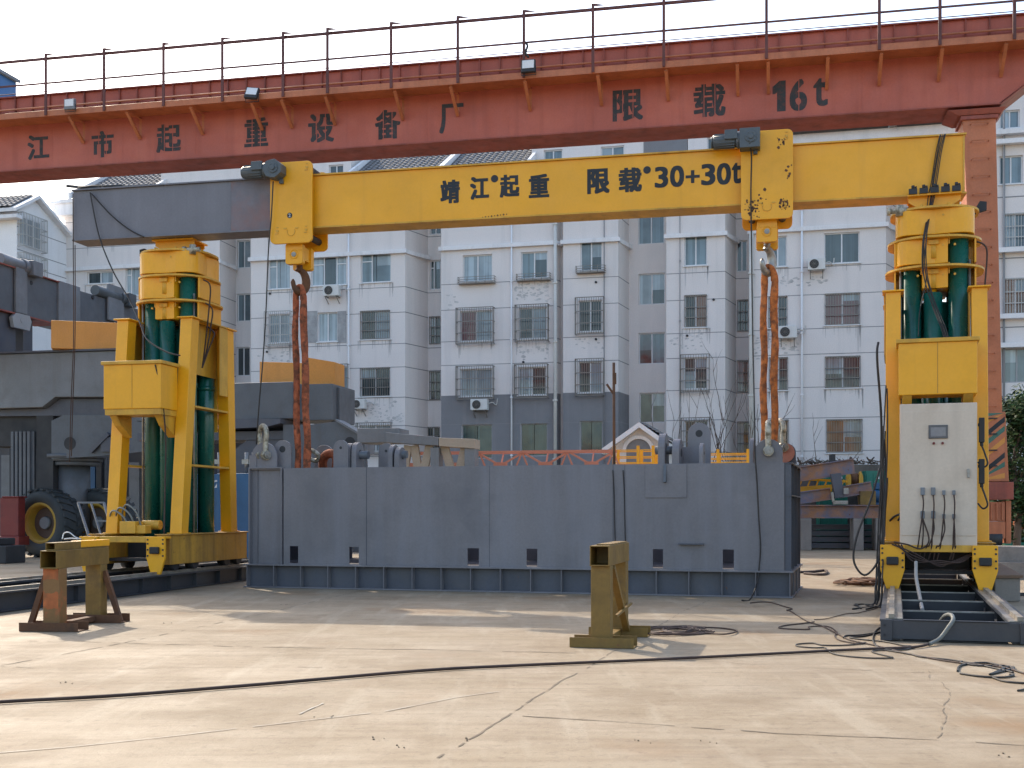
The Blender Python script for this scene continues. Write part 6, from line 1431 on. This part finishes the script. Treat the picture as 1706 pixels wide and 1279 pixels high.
# right edge
kb = thing('concrete_kerb_block', 'dark concrete block with a dusty board on top, right of the track bed', 'block', None, G(1678, 1002), 0)
q = MB(); q.box(-.22, .24, 0, .9, 0, .42); q.build('block', m_conc, kb, .02); q = MB(); q.hexa([(-.36, -.05, .42), (.26, -.05, .42), (.26, .95, .60), (-.3, .95, .60)], [(-.36, -.05, .47), (.26, -.05, .47), (.26, .95, .65), (-.3, .95, .65)]); q.build('board', m_wood, kb)
q = MB(); q.bar((.24, .1, .12), (.7, .1, .13), .06); q.cyl((.6, .1, .13), (.66, .1, .13), .07, n=6); q.build('protruding_bolt', m_dark, kb)
crt = thing('blue_crate', 'small blue plastic crate beside the right track bed', 'crate', None, G(1653, 997), math.radians(-12))
q = MB(); w, d_, h = .13, .2, .36
for z in (0, .11, .22, .33): q.box(-w, w, -d_, -d_ + .015, z, z + .06); q.box(-w, w, d_ - .015, d_, z, z + .06); q.box(-w, -w + .015, -d_ + .015, d_ - .015, z, z + .06); q.box(w - .015, w, -d_ + .015, d_ - .015, z, z + .06)
for x in (-w + .012, w - .012):
    for y in (-d_ + .012, d_ - .012): q.box(x - .016, x + .016, y - .016, y + .016, 0, .39)
q.box(-w + .02, w - .02, -d_ + .02, d_ - .02, .01, .03); q.build('crate', mat('blue_plastic', (.03, .07, .36), .4), crt)
m_gravel = mat('pale_rubble', (.46, .42, .38), .9, var=.3, vs=6)
q = MB(); r = random.Random(4)
for k in range(900):
    c = G(1640 + r.random() * 190, 914 + r.random() * 34); e = max(0, 1 - abs(c.x - 14.5) / 3.5) * .5
    s = r.uniform(.03, .13); z = r.uniform(0, e) + s * .3
    v = [Vector((c.x + s * x * r.uniform(.6, 1.3), c.y + s * y * r.uniform(.6, 1.3), z + s * zz_ * r.uniform(.6, 1.2))) for x, y, zz_ in ((1, 0, 0), (0, 1, 0), (-1, 0, 0), (0, -1, 0), (0, 0, 1), (0, 0, -1))]
    q.add(v, [(0, 1, 4), (1, 2, 4), (2, 3, 4), (3, 0, 4), (1, 0, 5), (2, 1, 5), (3, 2, 5), (0, 3, 5)])
tag(q.build('rubble', m_gravel), 'pale broken rubble spread behind the gantry bogie', 'rubble', kind='stuff')
gw = thing('dark_green_container', 'dark green container in the shade at the right edge', 'container', None, P(1684, 900, 42), math.radians(-12))
gw.location.z = 0; q = MB(); q.box(0, 6, 0, 2.4, 0, 2.6)
for k in range(20): q.box(.1 + .3 * k, .18 + .3 * k, -.04, 0, .15, 2.5)
q.build('body', m_container, gw)
opc = thing('orange_stub_beam', 'short orange beam end poking in at the right edge', 'beam', None, P(1689, 876, 36), 0); q = MB(); q.bar((0, 0, .05), (2.4, -.3, -.15), .26); q.box(.9, 1.2, -.15, .15, -1.2, -.1); q.build('beam', m_orange, opc, .01)
# evergreen bush behind the column
m_leaf = [mat('leaf_dark', (.016, .036, .012), .7, var=.4, vs=3, spec=.15), mat('leaf_mid', (.035, .068, .02), .7, var=.4, vs=3, spec=.15), mat('leaf_light', (.075, .10, .03), .7, var=.3, vs=3, spec=.15)]
def leafy(px, Y, h, w, seed, label, n=7000):
    r = random.Random(seed); b0 = P(px, 852, Y); b0.z = 0
    t = thing('evergreen_tree', label, 'tree', None, b0, 0, 'evergreen trees at the right edge'); q = MB()
    q.tube([(0, 0, 0), (.1, .05, h * .3), (-.05, 0, h * .6), (.05, 0, h * .85)], .1, 8, rr=[.13, .1, .07, .03])
    cl = []
    for k in range(46):
        a = r.uniform(0, 6.28); f = r.random() ** .6; z = h * (.18 + .82 * r.random()); s = w * (1.05 - .55 * abs(z / h - .45) / .55) * f; c = Vector((math.cos(a) * s, math.sin(a) * s, z)); cl.append((c, r.uniform(.25, .6)))
        q.tube([(0, 0, z * .75), (c.x * .5, c.y * .5, z * .9), tuple(c)], .02, 5)
    q.build('trunk', m_twig, t); q = MB()
    for k in range(n):
        c, s = r.choice(cl); d = Vector((r.gauss(0, 1), r.gauss(0, 1), r.gauss(0, .8))); p = c + d * s * .5
        u = Vector((r.gauss(0, 1), r.gauss(0, 1), r.gauss(0, .6))).normalized(); v = u.orthogonal().normalized(); l = r.uniform(.06, .12); wd = l * .45
        q.add([p - u * l, p + v * wd, p + u * l, p - v * wd], [(0, 1, 2, 3)], 0 if r.random() < .4 else (1 if r.random() < .7 else 2))
    q.build('crown', m_leaf, t)
leafy(1692, 34, 4.75, 1.0, 1, 'evergreen tree just right of the striped column base, nearest the column')
leafy(1748, 36, 5.2, 1.5, 2, 'evergreen tree at the very right edge, partly cut off by the frame')
